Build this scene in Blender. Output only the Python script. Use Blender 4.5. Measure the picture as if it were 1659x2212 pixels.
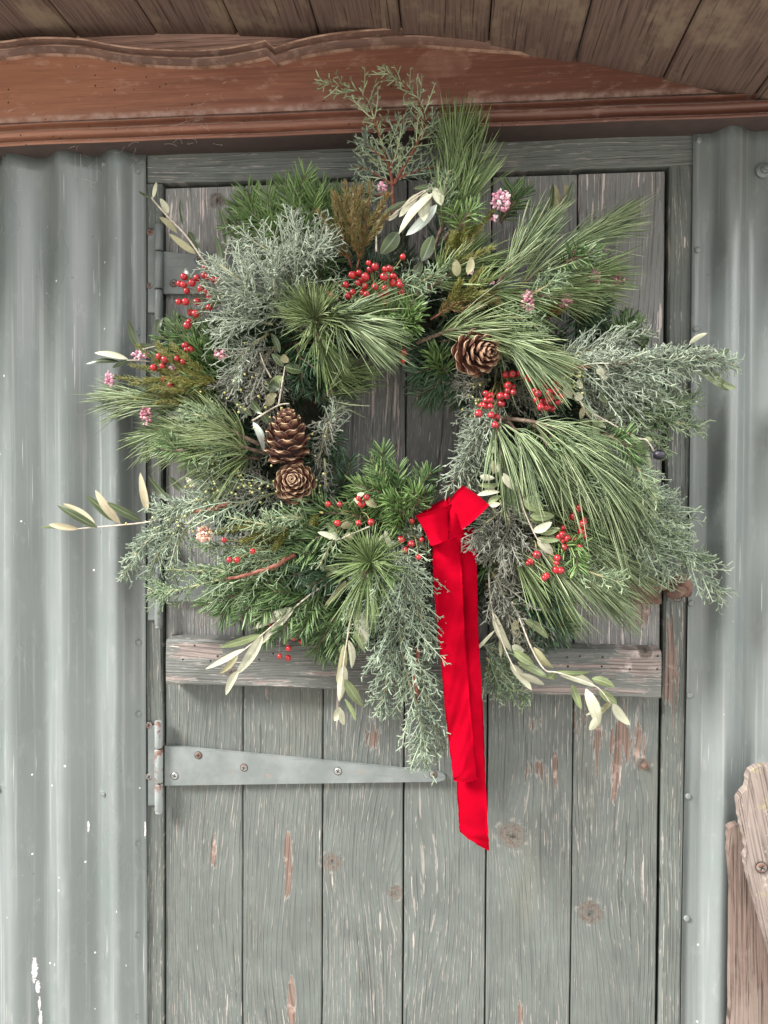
import bpy, math, random
import numpy as np
from mathutils import Vector, Matrix

random.seed(7); RNG = np.random.default_rng(7)
for o in list(bpy.data.objects): bpy.data.objects.remove(o)
SC = bpy.context.scene; COL = SC.collection
rad = math.radians

# ------------------------------------------------------------------ camera, sky, sun, exposure
CAM_D, CAM_Z = 1.11, 1.45
cam = bpy.data.cameras.new('camera'); cam_o = bpy.data.objects.new('camera', cam); COL.objects.link(cam_o)
YAW, PITCH, ROLL = rad(5.4257), rad(-1.2435), rad(0.289)
ROT = Matrix.Rotation(YAW, 3, 'Z') @ Matrix.Rotation(math.pi/2 + PITCH, 3, 'X') @ Matrix.Rotation(ROLL, 3, 'Z')
cam_o.matrix_world = Matrix.Translation((0, -CAM_D, CAM_Z)) @ ROT.to_4x4()
cam.sensor_fit = 'HORIZONTAL'; cam.sensor_width = 36; cam.lens = 36*1664/1659
cam.clip_start = 0.02; cam.clip_end = 500
SC.camera = cam_o

SUN_EL, SUN_AZ = rad(38), rad(-60)          # azimuth from straight in front of the wall, negative = from the left
world = bpy.data.worlds.new('World'); SC.world = world; world.use_nodes = True
wn = world.node_tree; wn.nodes.clear()
sky = wn.nodes.new('ShaderNodeTexSky'); sky.sky_type = 'NISHITA'; sky.sun_disc = False
sky.sun_elevation = SUN_EL; sky.sun_rotation = math.pi + SUN_AZ
sky.air_density = 1.0; sky.dust_density = 4.0; sky.ozone_density = 1.0
hs = wn.nodes.new('ShaderNodeHueSaturation'); hs.inputs['Saturation'].default_value = 0.06
bg = wn.nodes.new('ShaderNodeBackground'); bg.inputs['Strength'].default_value = 0.085
wo = wn.nodes.new('ShaderNodeOutputWorld')
wn.links.new(sky.outputs[0], hs.inputs['Color']); wn.links.new(hs.outputs[0], bg.inputs[0]); wn.links.new(bg.outputs[0], wo.inputs[0])
sun = bpy.data.lights.new('sun', 'SUN'); sun.energy = 3.9; sun.angle = rad(18); sun.color = (1.0, 0.975, 0.945)
sun_o = bpy.data.objects.new('sun', sun); COL.objects.link(sun_o)
_sd = Vector((math.sin(SUN_AZ)*math.cos(SUN_EL), -math.cos(SUN_AZ)*math.cos(SUN_EL), math.sin(SUN_EL)))
sun_o.rotation_euler = _sd.to_track_quat('Z', 'Y').to_euler()
SC.view_settings.view_transform = 'Standard'; SC.view_settings.look = 'None'
SC.view_settings.gamma = 1; SC.view_settings.use_curve_mapping = False
SC.view_settings.exposure = 1.48

# ------------------------------------------------------------------ where things stand
# the wall is the plane Y = 0; a point of it is known by the line of sight it was measured on and its distance d out from the wall
S = CAM_D/1664.0
def P(px, py, d=0.0):
    r = ROT @ Vector(((px-829.5)/1664, -(py-1106)/1664, -1))
    return np.array(r*((CAM_D-d)/r.y)) + np.array([0, -CAM_D, CAM_Z])

# ------------------------------------------------------------------ mesh helpers
def origin_of(o):
    v = Vector((0, 0, 0))
    while o is not None: v += o.location; o = o.parent
    return v
class Acc:
    """quads and triangles gathered into one mesh"""
    def __init__(s): s.v = []; s.f = []; s.m = []; s.n = 0
    def add(s, V, F, mi=0):
        V = np.asarray(V, float).reshape(-1, 3); F = np.asarray(F, int)
        s.v.append(V); s.f.append(F + s.n); s.m.append(np.full(len(F), mi)); s.n += len(V)
    def mesh(s, name, smooth=True, org=(0, 0, 0)):
        me = bpy.data.meshes.new(name)
        V = np.concatenate(s.v) - np.asarray(org)
        me.vertices.add(len(V)); me.vertices.foreach_set('co', V.astype(np.float32).ravel())
        loops = np.concatenate([f.ravel() for f in s.f]); tot = np.concatenate([np.full(len(f), f.shape[1]) for f in s.f])
        st = np.concatenate([[0], np.cumsum(tot)[:-1]])
        me.loops.add(len(loops)); me.loops.foreach_set('vertex_index', loops.astype(np.int32))
        me.polygons.add(len(tot)); me.polygons.foreach_set('loop_start', st.astype(np.int32))
        me.polygons.foreach_set('material_index', np.concatenate(s.m).astype(np.int32))
        me.polygons.foreach_set('use_smooth', np.full(len(tot), smooth))
        me.update(calc_edges=True); me.validate()
        return me
    def build(s, name, mats, parent=None, smooth=True):
        org = origin_of(parent) if parent else Vector((0, 0, 0))
        me = s.mesh(name, smooth, org)
        for m in (mats if isinstance(mats, (list, tuple)) else [mats]): me.materials.append(m)
        o = bpy.data.objects.new(name, me); COL.objects.link(o); o.parent = parent
        return o
def tag(o, label=None, cat=None, group=None, kind=None):
    if label: o['label'] = label
    if cat: o['category'] = cat
    if group: o['group'] = group
    if kind: o['kind'] = kind
    return o
def thing(name, label, cat, loc, group=None):
    o = bpy.data.objects.new(name, None); o.empty_display_size = .02; COL.objects.link(o); o.location = Vector(loc)
    return tag(o, label, cat, group)
def put(name, me, loc, parent, rot=None, scale=1.0):
    """an object sharing the mesh me, at the world point loc"""
    o = bpy.data.objects.new(name, me); COL.objects.link(o); o.parent = parent
    o.location = Vector(loc) - (origin_of(parent) if parent else Vector((0, 0, 0)))
    if rot is not None: o.rotation_euler = rot
    o.scale = (scale,)*3 if not isinstance(scale, (tuple, list)) else scale
    return o
def box(acc, lo, hi, bev=0.0, mi=0, n=1):
    x0, y0, z0 = lo; x1, y1, z1 = hi; b = bev
    V = []
    for (y, i) in ((y1, 0), (y0+b, 0), (y0, b)):          # back to front, front edge bevelled
        V += [(x0+i, y, z0+i), (x1-i, y, z0+i), (x1-i, y, z1-i), (x0+i, y, z1-i)]
    F = [(0, 3, 2, 1)]
    for k in (0, 4):
        for i in range(4):
            j = (i+1) % 4; F.append((k+i, k+j, k+4+j, k+4+i))
    F.append((8, 9, 10, 11))
    acc.add(V, F, mi)
def rough_board(acc, lo, hi, vertical=True, bev=.0018, jit=.0006, n=26, seed=0):
    """a sawn board with slightly uneven long edges, front edge eased"""
    r = np.random.default_rng(seed+11)
    x0, y0, z0 = lo; x1, y1, z1 = hi
    t = np.linspace(0, 1, n)
    ea = np.convolve(r.normal(0, jit, n+4), [.25, .5, .5, .5, .25], 'valid'); eb = np.convolve(r.normal(0, jit, n+4), [.25, .5, .5, .5, .25], 'valid')
    ea = np.clip(ea, -.0012, .0004); eb = np.clip(eb, -.0004, .0012); ea, eb = -ea, -eb
    prof = []
    for i in range(n):
        if vertical:
            c = lambda a, y: (a, y, z0+(z1-z0)*t[i]); A, B = x0+max(ea[i], 0), x1+min(eb[i], 0)
        else:
            c = lambda a, y: (x0+(x1-x0)*t[i], y, a); A, B = z0+max(ea[i], 0), z1+min(eb[i], 0)
        prof.append([c(A, y1), c(A, y0+bev), c(A+bev, y0), c((A+B)/2, y0), c(B-bev, y0), c(B, y0+bev), c(B, y1)])
    V = np.array(prof).reshape(-1, 3); F = []; k = 7
    for i in range(n-1):
        for j in range(k):
            a, b = i*k+j, i*k+(j+1) % k
            q = (a, b, b+k, a+k)
            F.append(q if vertical else q[::-1])
    acc.add(V, F)
    e0 = list(range(k)); e1 = [(n-1)*k+j for j in range(k)]
    if vertical: e0 = e0[::-1]
    else: e1 = e1[::-1]
    acc.f.append(np.array([e0])+acc.n-len(V)); acc.m.append(np.zeros(1)); acc.f.append(np.array([e1])+acc.n-len(V)); acc.m.append(np.zeros(1))
def bez(pts, n):
    """smooth curve through points (Catmull-Rom)"""
    p = np.asarray(pts, float)
    if len(p) == 1: return np.repeat(p, n, 0)
    q = np.vstack([2*p[0]-p[1], p, 2*p[-1]-p[-2]]); out = []
    for u in np.linspace(0, len(p)-1, n):
        i = min(int(u), len(p)-2); t = u-i
        a, b, c, d = q[i:i+4]
        out.append(.5*((2*b)+(c-a)*t+(2*a-5*b+4*c-d)*t*t+(3*b-a-3*c+d)*t**3))
    return np.array(out)
def nrm(v): return v/np.maximum(np.linalg.norm(v, axis=-1, keepdims=True), 1e-9)
def tube(acc, path, r, sides=6, mi=0, cap=True):
    p = np.asarray(path, float); n = len(p); r = np.broadcast_to(np.asarray(r, float), (n,))
    T = nrm(np.gradient(p, axis=0)); ref = np.array([.31, .89, .17]) if abs(T[0] @ np.array([.31, .89, .17])) < .9 else np.array([1., 0, 0])
    A = nrm(np.cross(T, ref)); B = np.cross(T, A)
    th = np.linspace(0, 2*np.pi, sides, endpoint=False)
    V = (p[:, None] + r[:, None, None]*(A[:, None]*np.cos(th)[None, :, None] + B[:, None]*np.sin(th)[None, :, None])).reshape(-1, 3)
    F = [(i*sides+j, i*sides+(j+1) % sides, (i+1)*sides+(j+1) % sides, (i+1)*sides+j) for i in range(n-1) for j in range(sides)]
    acc.add(V, F, mi)
    if cap:
        for base, fl in ((0, True), ((n-1)*sides, False)):
            f = [base+j for j in range(sides)]
            acc.f.append(np.array([f[::-1] if fl else f])+acc.n-len(V)); acc.m.append(np.full(1, mi))
def strands(acc, P0, D, L, W, bend=None, prof=((0, .8), (.4, 1.0), (.8, .8), (1, .12)), sides=3, flat=1.0, mi=0, up=None):
    """many thin curved needles or twiglets at once"""
    P0 = np.asarray(P0, float); N = len(P0)
    if N == 0: return
    D = nrm(np.asarray(D, float)); L = np.broadcast_to(np.asarray(L, float), (N,)); W = np.broadcast_to(np.asarray(W, float), (N,))
    bend = np.zeros((N, 3)) if bend is None else bend
    ref = RNG.normal(size=(N, 3)) if up is None else up
    A = nrm(np.cross(D, ref)); B = np.cross(A, D)
    th = np.linspace(0, 2*np.pi, sides, endpoint=False); K = len(prof)
    V = np.zeros((N, K, sides, 3))
    for k, (s, rr) in enumerate(prof):
        c = P0 + D*(L*s)[:, None] + bend*(L*s*s)[:, None]
        for j in range(sides):
            V[:, k, j] = c + A*(W*.5*rr*math.cos(th[j]))[:, None] + B*(W*.5*rr*flat*math.sin(th[j]))[:, None]
    f = np.array([(k*sides+j, k*sides+(j+1) % sides, (k+1)*sides+(j+1) % sides, (k+1)*sides+j) for k in range(K-1) for j in range(sides)])
    F = (f[None] + (np.arange(N)*K*sides)[:, None, None]).reshape(-1, 4)
    acc.add(V.reshape(-1, 3), F, mi)
def ico(sub=2):
    import bmesh
    bm = bmesh.new(); bmesh.ops.create_icosphere(bm, subdivisions=sub, radius=1)
    V = np.array([v.co[:] for v in bm.verts]); F = np.array([[v.index for v in f.verts] for f in bm.faces]); bm.free()
    return V, F
ICO1, ICO2, ICO3 = ico(1), ico(2), ico(3)

# ------------------------------------------------------------------ material helpers
class NT:
    def __init__(s, name):
        s.mat = bpy.data.materials.new(name); s.mat.use_nodes = True; s.t = s.mat.node_tree; s.t.nodes.clear()
        s.out = s.t.nodes.new('ShaderNodeOutputMaterial'); s.b = s.t.nodes.new('ShaderNodeBsdfPrincipled')
        s.t.links.new(s.b.outputs[0], s.out.inputs[0]); s._pos = None; s._rnd = None
    def set(s, sock, v):
        if isinstance(v, bpy.types.NodeSocket): s.t.links.new(v, sock)
        elif isinstance(v, (tuple, list)): sock.default_value = tuple(v)+((1,) if len(v) == 3 and sock.type == 'RGBA' else ())
        else: sock.default_value = v
    def node(s, typ, **kw):
        n = s.t.nodes.new(typ)
        for k, v in kw.items(): setattr(n, k, v)
        return n
    def m(s, op, a, b=0.0, c=0.0, clamp=False):
        n = s.node('ShaderNodeMath', operation=op, use_clamp=clamp)
        s.set(n.inputs[0], a); s.set(n.inputs[1], b); s.set(n.inputs[2], c); return n.outputs[0]
    def add(s, a, b): return s.m('ADD', a, b)
    def mul(s, a, b): return s.m('MULTIPLY', a, b)
    def xyz(s, x, y, z):
        n = s.node('ShaderNodeCombineXYZ')
        for i, v in enumerate((x, y, z)): s.set(n.inputs[i], v)
        return n.outputs[0]
    def sep(s, v):
        n = s.node('ShaderNodeSeparateXYZ'); s.set(n.inputs[0], v); return n.outputs
    @property
    def pos(s):
        if s._pos is None: s._geo = s.node('ShaderNodeNewGeometry'); s._pos = s._geo.outputs['Position']
        return s._pos
    @property
    def island(s): s.pos; return s._geo.outputs['Random Per Island']
    @property
    def backface(s): s.pos; return s._geo.outputs['Backfacing']
    @property
    def normal(s): s.pos; return s._geo.outputs['Normal']
    @property
    def rnd(s):
        if s._rnd is None: s._rnd = s.node('ShaderNodeObjectInfo').outputs['Random']
        return s._rnd
    def noise(s, vec, scale=1.0, detail=2.0, rough=.5, dist=0.0, dim='3D', w=0.0):
        n = s.node('ShaderNodeTexNoise', noise_dimensions=dim)
        if vec is not None: s.set(n.inputs['Vector'], vec)
        if dim == '4D': s.set(n.inputs['W'], w)
        s.set(n.inputs['Scale'], scale); s.set(n.inputs['Detail'], detail); s.set(n.inputs['Roughness'], rough); s.set(n.inputs['Distortion'], dist)
        return n.outputs['Fac']
    def step(s, v, lo, hi, a=0.0, b=1.0):
        n = s.node('ShaderNodeMapRange', interpolation_type='SMOOTHSTEP')
        s.set(n.inputs['Value'], v); s.set(n.inputs['From Min'], lo); s.set(n.inputs['From Max'], hi); s.set(n.inputs['To Min'], a); s.set(n.inputs['To Max'], b)
        return n.outputs[0]
    def mix(s, f, a, b, blend='MIX'):
        n = s.node('ShaderNodeMix', data_type='RGBA', blend_type=blend)
        s.set(n.inputs[0], f); s.set(n.inputs[6], a); s.set(n.inputs[7], b); return n.outputs[2]
    def ramp(s, f, stops):
        n = s.node('ShaderNodeValToRGB'); e = n.color_ramp.elements
        while len(e) < len(stops): e.new(.5)
        for el, (p, c) in zip(e, stops): el.position = p; el.color = tuple(c)+(1,)
        s.set(n.inputs[0], f); return n.outputs[0]
    def gauss(s, c, sc, amp, pos=None):
        """amp * exp(-|(p-c)/sc|^2), a bump of influence round a point of the surface"""
        n = s.node('ShaderNodeVectorMath', operation='SUBTRACT'); s.set(n.inputs[0], pos or s.pos); n.inputs[1].default_value = c
        q = s.node('ShaderNodeVectorMath', operation='MULTIPLY'); s.set(q.inputs[0], n.outputs[0]); q.inputs[1].default_value = [0 if k == 0 else 1/k for k in sc]
        d = s.node('ShaderNodeVectorMath', operation='DOT_PRODUCT'); s.set(d.inputs[0], q.outputs[0]); s.set(d.inputs[1], q.outputs[0])
        e = s.m('POWER', .36788, d.outputs['Value'])
        return s.mul(e, amp)
    def rdist(s, c, sc):
        n = s.node('ShaderNodeVectorMath', operation='SUBTRACT'); s.set(n.inputs[0], s.pos); n.inputs[1].default_value = c
        q = s.node('ShaderNodeVectorMath', operation='MULTIPLY'); s.set(q.inputs[0], n.outputs[0]); q.inputs[1].default_value = [0 if k == 0 else 1/k for k in sc]
        d = s.node('ShaderNodeVectorMath', operation='LENGTH'); s.set(d.inputs[0], q.outputs[0])
        return d.outputs['Value']
    def sum(s, L):
        r = L[0]
        for x in L[1:]: r = s.add(r, x)
        return r
    def done(s, col, rough=.6, h=None, hd=.001, hs=1.0, spec=.5, metal=0.0, **kw):
        s.set(s.b.inputs['Base Color'], col); s.set(s.b.inputs['Roughness'], rough); s.set(s.b.inputs['Specular IOR Level'], spec); s.set(s.b.inputs['Metallic'], metal)
        for k, v in kw.items(): s.set(s.b.inputs[k], v)
        if h is not None:
            bp = s.node('ShaderNodeBump'); bp.inputs['Distance'].default_value = hd; bp.inputs['Strength'].default_value = hs
            s.set(bp.inputs['Height'], h); s.t.links.new(bp.outputs[0], s.b.inputs['Normal'])
        return s.mat

def painted_wood(name, axis, paint, wood, knots=(), peels=(), arcs=(), peel=.0, fleck=.5, crack=.5, fleckcol=(.55, .47, .43), holes=(), stain=None, ring=.0065, paintvar=.25):
    """old paint over coarse grain: rings that close round knots, hairline cracks, chips that follow the grain"""
    n = NT(name); X = n.sep(n.pos)
    u, v = (X[0], X[2]) if axis == 'Z' else (X[2], X[0])
    R = n.mul(n.rnd, 40.0)
    sc2 = (lambda a, b: (a, 0, b)) if axis == 'Z' else (lambda a, b: (b, 0, a))
    low = n.noise(n.xyz(n.mul(u, 9), n.mul(v, 1.5), R), 1, 2)
    h = n.add(u, n.mul(n.add(low, -.5), .06))
    hb = h
    for (c, r, a) in knots: h = n.add(h, n.gauss(c, sc2(r*1.5, r*3.4), a*r*.85))
    for (c, sx, sz, a) in arcs: h = n.add(h, n.gauss(c, sc2(sx, sz), a))
    wob = n.noise(n.xyz(n.mul(h, 90), n.mul(v, 9), R), 1, 3, .6)
    hh = n.add(h, n.mul(n.add(wob, -.5), .0035)); hq = n.add(n.mul(hh, .4), n.mul(hb, .6))
    rings = n.m('SINE', n.mul(hh, 6.2832/ring))
    late = n.step(rings, .35, 1.0)
    patch = n.noise(n.xyz(n.mul(u, 7), n.mul(v, 4), n.add(R, 9)), 1, 3, .55)
    cn = n.noise(n.xyz(n.mul(hq, 460), n.mul(v, 7), n.add(R, 3)), 1, 2, .5)
    cracks = n.mul(n.step(cn, .675-.06*crack, .72-.06*crack), n.step(patch, .25, .6, .35, 1.0))
    fine = n.noise(n.xyz(n.mul(hq, 800), n.mul(v, 22), R), 1, 2, .6)
    fn = n.noise(n.xyz(n.mul(hq, 260), n.mul(v, 11), n.add(R, 7)), 1, 3, .55)
    flecks = n.step(n.add(fn, n.mul(n.add(patch, -.5), .30)), .715-.075*fleck, .735-.075*fleck)
    pn = n.noise(n.xyz(n.mul(hq, 95), n.mul(v, 9), n.add(R, 5)), 1, 4, .62)
    pb = n.add(pn, n.mul(n.add(patch, -.5), .35)); pb = n.add(pb, n.mul(late, .03)); pb = n.add(pb, peel)
    for (c, sx, sz, a) in peels: pb = n.add(pb, n.gauss(c, sc2(sx, sz), a))
    bare = n.step(pb, .735, .755); warm = n.noise(n.xyz(n.mul(u, 16), n.mul(v, 5), n.add(R, 21)), 1, 5, .65)
    pv = n.noise(n.pos, 14, 4, .6)
    pcol = n.mix(n.step(pv, .3, .7), [c*(1-paintvar*.5) for c in paint], [c*(1+paintvar*.5) for c in paint])
    pcol = n.mix(n.mul(n.step(patch, .55, .75), .35), pcol, (paint[0]*1.12, paint[1]*1.22, paint[2]*1.24))
    pcol = n.mix(n.mul(n.step(warm, .52, .72), .40), pcol, (paint[0]*1.18, paint[1]*1.02, paint[2]*.86)); pcol = n.mix(n.mul(n.step(warm, .46, .30), .35), pcol, [c*.74 for c in paint])
    pcol = n.mix(n.mul(late, .20), pcol, [c*.72 for c in paint])
    pcol = n.mix(n.mul(n.step(fine, .46, .70), .45), pcol, [c*.62 for c in paint])
    wcol = n.mix(late, wood, [c*.62 for c in wood]); wcol = n.mix(n.step(fine, .45, .7), wcol, [c*.55 for c in wood])
    wcol = n.mix(n.step(n.noise(n.pos, 60, 3), .55, .75), wcol, [min(1, c*1.5+.06) for c in wood])
    col = n.mix(flecks, pcol, fleckcol)
    worn = n.mul(n.step(rings, .55, 1.0), n.step(n.add(n.noise(n.xyz(n.mul(hh, 500), n.mul(v, 26), n.add(R, 11)), 1, 3, .65), n.mul(n.add(patch, -.5), .3)), .52, .62)); col = n.mix(n.mul(worn, .42), col, fleckcol)
    tiny = n.step(n.add(n.noise(n.xyz(n.mul(hq, 620), n.mul(v, 34), n.add(R, 13)), 1, 3, .6), n.mul(n.add(patch, -.5), .2)), .655-.02*fleck, .685-.02*fleck); col = n.mix(n.mul(tiny, .5), col, fleckcol)
    dtiny = n.step(n.noise(n.xyz(n.mul(hq, 700), n.mul(v, 16), n.add(R, 17)), 1, 3, .6), .60, .68); col = n.mix(n.mul(dtiny, .5), col, [c*.42 for c in paint])
    col = n.mix(bare, col, wcol)
    edge = n.mul(n.step(pb, .70, .735), n.m('SUBTRACT', 1.0, bare))
    col = n.mix(n.mul(edge, .4), col, (.42, .40, .37))
    kmask = None
    for (c, r, a) in knots:
        d = n.rdist(c, (r, 0, r*.95)); dn = n.add(d, n.mul(n.add(n.noise(n.pos, 90, 3), -.5), .5))
        k = n.mul(n.step(dn, 1.1, .75), .93)
        kcol = n.mix(n.step(n.m('SINE', n.mul(dn, 22.0)), 0, 1), (.138, .108, .086), (.108, .082, .066)); kcol = n.mix(n.step(n.noise(n.pos, 260, 3), .45, .65), kcol, (.075, .058, .048)); kcol = n.mix(n.step(n.add(dn, n.mul(n.add(n.noise(n.pos, 380, 2), -.5), .7)), .30, .16), kcol, (.022, .018, .016))
        kcol = n.mix(n.mul(n.step(n.noise(n.pos, 150, 2), .45, .6), .55), kcol, paint)
        col = n.mix(k, col, kcol)
        ringm = n.mul(n.step(dn, .95, 1.1), n.step(dn, 1.45, 1.15)); col = n.mix(n.mul(ringm, n.mul(n.step(n.noise(n.pos, 120, 2), .52, .66), .32)), col, fleckcol)
    col = n.mix(n.mul(cracks, .68), col, (.055, .05, .046))
    H = n.sum([n.mul(bare, -.55), n.mul(cracks, -1.2), n.mul(late, .30), n.mul(fine, .35), n.mul(flecks, -.3)])
    for (c, r) in holes:
        k = n.step(n.rdist(c, (r, 0, r)), 1.0, .7); col = n.mix(k, col, (.012, .010, .009)); H = n.add(H, n.mul(k, -3.0))
    rough = n.step(n.add(bare, flecks), 0, 1, .52, .85)
    return n.done(col, rough, H, .0011, .9, spec=.35)
# ------------------------------------------------------------------ materials of the hut
G = (.112, .124, .114)                                                # the hut's grey-green paint
def metal_paint(name, greener=0.0):
    n = NT(name); X = n.sep(n.pos)
    st = n.noise(n.xyz(n.mul(X[0], 160), n.mul(X[2], 2.2), 3.0), 1, 4, .6)
    st2 = n.noise(n.xyz(n.mul(X[0], 420), n.mul(X[2], 7.0), 11.0), 1, 2, .6)
    big = n.noise(n.xyz(n.mul(X[0], 9), n.mul(X[2], 3), 1.0), 1, 4, .6)
    col = n.mix(n.step(big, .3, .7), (.140, .158, .153), (.172, .191, .186))
    col = n.mix(n.mul(n.step(n.noise(n.pos, 7, 5, .65), .52, .70), .30), col, (.125, .163, .154))
    col = n.mix(n.mul(n.step(st, .52, .74), .55), col, (.33, .34, .328))
    col = n.mix(n.mul(n.step(st, .46, .26), .30), col, (.118, .130, .124))
    long = n.mul(n.step(st2, .67, .71), n.step(n.noise(n.pos, 5, 2), .48, .62)); col = n.mix(n.mul(long, .75), col, (.62, .61, .58))
    # chips down to the white primer and specks of dirt
    chip = n.noise(n.xyz(n.mul(X[0], 120), n.mul(X[2], 38), 5.0), 1, 4, .65)
    dens = n.mul(n.step(n.noise(n.pos, 10, 3), .45, .72), .035)
    chips = n.step(n.add(chip, dens), .738, .750); col = n.mix(chips, col, (.80, .77, .76))
    spots = n.node('ShaderNodeTexVoronoi', feature='F1'); n.set(spots.inputs['Vector'], n.pos); spots.inputs['Scale'].default_value = 85
    rr = n.sep(spots.outputs['Color'])
    sp = n.mul(n.step(n.add(spots.outputs['Distance'], n.mul(n.noise(n.pos, 260, 3), .12)), .22, .16), n.m('GREATER_THAN', rr[0], .978)); col = n.mix(sp, col, (.78, .76, .74))
    sp2 = n.mul(n.step(spots.outputs['Distance'], .16, .10), n.m('LESS_THAN', rr[0], .03)); col = n.mix(n.mul(sp2, .8), col, (.09, .085, .08))
    # two long flakes where the paint came away
    for (c, sx, sz) in ((P(83, 2085), .0034, .018), (P(88, 2125), .0026, .010), (P(91, 2160), .0018, .010), (P(93, 2196), .0022, .012), (P(196, 1780), .0014, .008), (P(316, 1790), .0012, .012)):
        k = n.step(n.add(n.rdist(c, (sx, 0, sz)), n.mul(n.add(n.noise(n.pos, 230, 5, .7), -.5), 2.6)), 1.0, .9); col = n.mix(k, col, (.80, .75, .76))
    dirt = n.mul(n.step(n.noise(n.xyz(n.mul(X[0], 30), n.mul(X[2], 8), 2.0), 1, 5, .7), .58, .72), n.step(X[2], 1.72, 1.95)); col = n.mix(n.mul(dirt, .5), col, (.27, .225, .18))
    H = n.sum([n.mul(n.noise(n.pos, 45, 4), .6), n.mul(st, .35), n.mul(chips, -.3), n.mul(n.noise(n.pos, 14, 3), .15)])
    fade = n.noise(n.xyz(n.mul(X[0], 70), n.mul(X[2], 20), 9.0), 1, 5, .7); col = n.mix(n.mul(n.step(fade, .54, .68), .16), col, (.34, .345, .33))
    grime = n.noise(n.xyz(n.mul(X[0], 55), n.mul(X[2], 6), 14.0), 1, 5, .7); col = n.mix(n.mul(n.step(grime, .56, .72), .28), col, (.090, .099, .093))
    return n.done(col, n.step(big, .3, .7, .26, .36), H, .0007, .5, spec=.6)
M_metal = metal_paint('painted_corrugated_metal'); 
def strap_metal():
    n = NT('painted_hinge_iron')
    c = n.mix(n.step(n.noise(n.pos, 18, 5, .65), .35, .68), (.135, .152, .147), (.195, .212, .206))
    X = n.sep(n.pos); st = n.noise(n.xyz(n.mul(X[0], 14), n.mul(X[2], 170), 1.0), 1, 4)
    c = n.mix(n.mul(n.step(st, .60, .70), .4), c, (.10, .105, .10))
    r = n.step(n.noise(n.pos, 70, 5, .7), .63, .70); c = n.mix(n.mul(r, .75), c, (.25, .16, .11))
    return n.done(c, .42, n.noise(n.pos, 90, 4), .0005, .5)
M_strap = strap_metal()
def rusty(name, amt):
    n = NT(name); k = n.noise(n.pos, 55, 5, .7)
    c = n.mix(n.step(n.noise(n.pos, 140, 3), .35, .7), (.105, .058, .044), (.18, .098, .070)); c = n.mix(n.step(k, .62, .72), c, (.06, .045, .045))
    c = n.mix(n.step(n.add(k, -amt), .18, .30), c, (.22, .24, .235))
    return n.done(c, .7, n.noise(n.pos, 200, 4), .0006, .7)
M_rust = rusty('rusty_iron', .9); M_rustpaint = rusty('rusting_painted_iron', .22); M_grime = rusty('dark_rusted_screw', .30)
n_ = NT('bare_screw_steel'); M_screw = n_.done(n_.mix(n_.noise(n_.pos, 300, 3), (.20, .20, .19), (.42, .41, .39)), .45, metal=.5)
n_ = NT('dark_slot'); M_slot = n_.done((.02, .018, .017), .9)
n_ = NT('dark_timber_and_shade'); M_dark = n_.done(n_.mix(n_.noise(n_.pos, 40, 4), (.035, .024, .022), (.07, .045, .038)), .9)  # dark timber, also the painted shade under the lower moulding

def kn(px, py, r): return (P(px, py), r*S, 1.0)
LOW_KNOTS = [kn(1106, 1807, 30), kn(1276, 1975, 27), kn(716, 1866, 22), kn(853, 1932, 18), kn(1391, 1654, 16)]
LOW_PEEL = [(P(528, 1520), .004, .022, .30), (P(574, 1500), .004, .02, .25), (P(687, 1510), .005, .022, .28), (P(814, 1600), .016, .024, .26), (P(583, 1580), .018, .03, .12),
            (P(458, 1850), .007, .030, .34), (P(621, 1830), .006, .045, .36), (P(624, 1905), .008, .05, .36), (P(626, 2185), .013, .035, .36), (P(626, 2130), .006, .02, .3), (P(640, 1640), .02, .05, .10),
            (P(1160, 1565), .014, .022, .32), (P(1165, 1667), .021, .026, .33), (P(1200, 1660), .006, .04, .26), (P(1072, 1540), .008, .05, .16), (P(1137, 1925), .007, .03, .22), (P(1138, 2050), .009, .05, .26), (P(1172, 2100), .006, .06, .2),
            (P(1328, 1600), .030, .045, .24), (P(1280, 1560), .02, .05, .2), (P(1395, 1630), .018, .06, .26), (P(1330, 1680), .006, .06, .26), (P(1245, 1600), .006, .09, .16), (P(1395, 1850), .012, .1, .12), (P(1120, 2190), .012, .03, .3), (P(1330, 1900), .006, .05, .2), (P(1362, 2120), .014, .06, .14)]
LOW_ARCS = [(P(795, 1840), .030, .12, .018), (P(1342, 1900), .030, .12, .012), (P(975, 1930), .035, .20, -.026), (P(600, 2080), .045, .26, .024), (P(440, 1900), .04, .2, .02)]
M_lower = painted_wood('weathered_painted_boards', 'Z', G, (.185, .128, .104), LOW_KNOTS, LOW_PEEL, LOW_ARCS, peel=-.045, fleck=.22, crack=.55, fleckcol=(.42, .36, .325))
UP_PEEL = [(P(1345, 1340), .035, .03, .27), (P(1395, 1330), .02, .04, .22), (P(855, 940), .10, .09, .16), (P(440, 1350), .03, .03, .12), (P(1340, 640), .05, .12, .06), (P(1390, 760), .03, .08, .08), (P(400, 700), .04, .1, .08), (P(390, 520), .02, .06, .06)]
M_upper = painted_wood('flaking_painted_boards', 'Z', (.205, .206, .198), (.27, .20, .175), [kn(465, 428, 20), kn(1345, 820, 14)], UP_PEEL, [(P(1320, 700), .03, .12, .01)], peel=-.05, fleck=.85, crack=.45, fleckcol=(.60, .52, .50))
JAMB_PEEL = [(P(1452, 1400), .012, .09, .24), (P(1440, 1600), .006, .15, .2), (P(1465, 1550), .01, .07, .18), (P(335, 1430), .012, .07, .16), (P(335, 450), .012, .06, .14), (P(335, 1000), .01, .1, .08)]
M_jamb = painted_wood('painted_frame_timber', 'Z', (.114, .127, .115), (.21, .15, .125), (), JAMB_PEEL, peel=-.07, fleck=.25, crack=.75)
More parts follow.
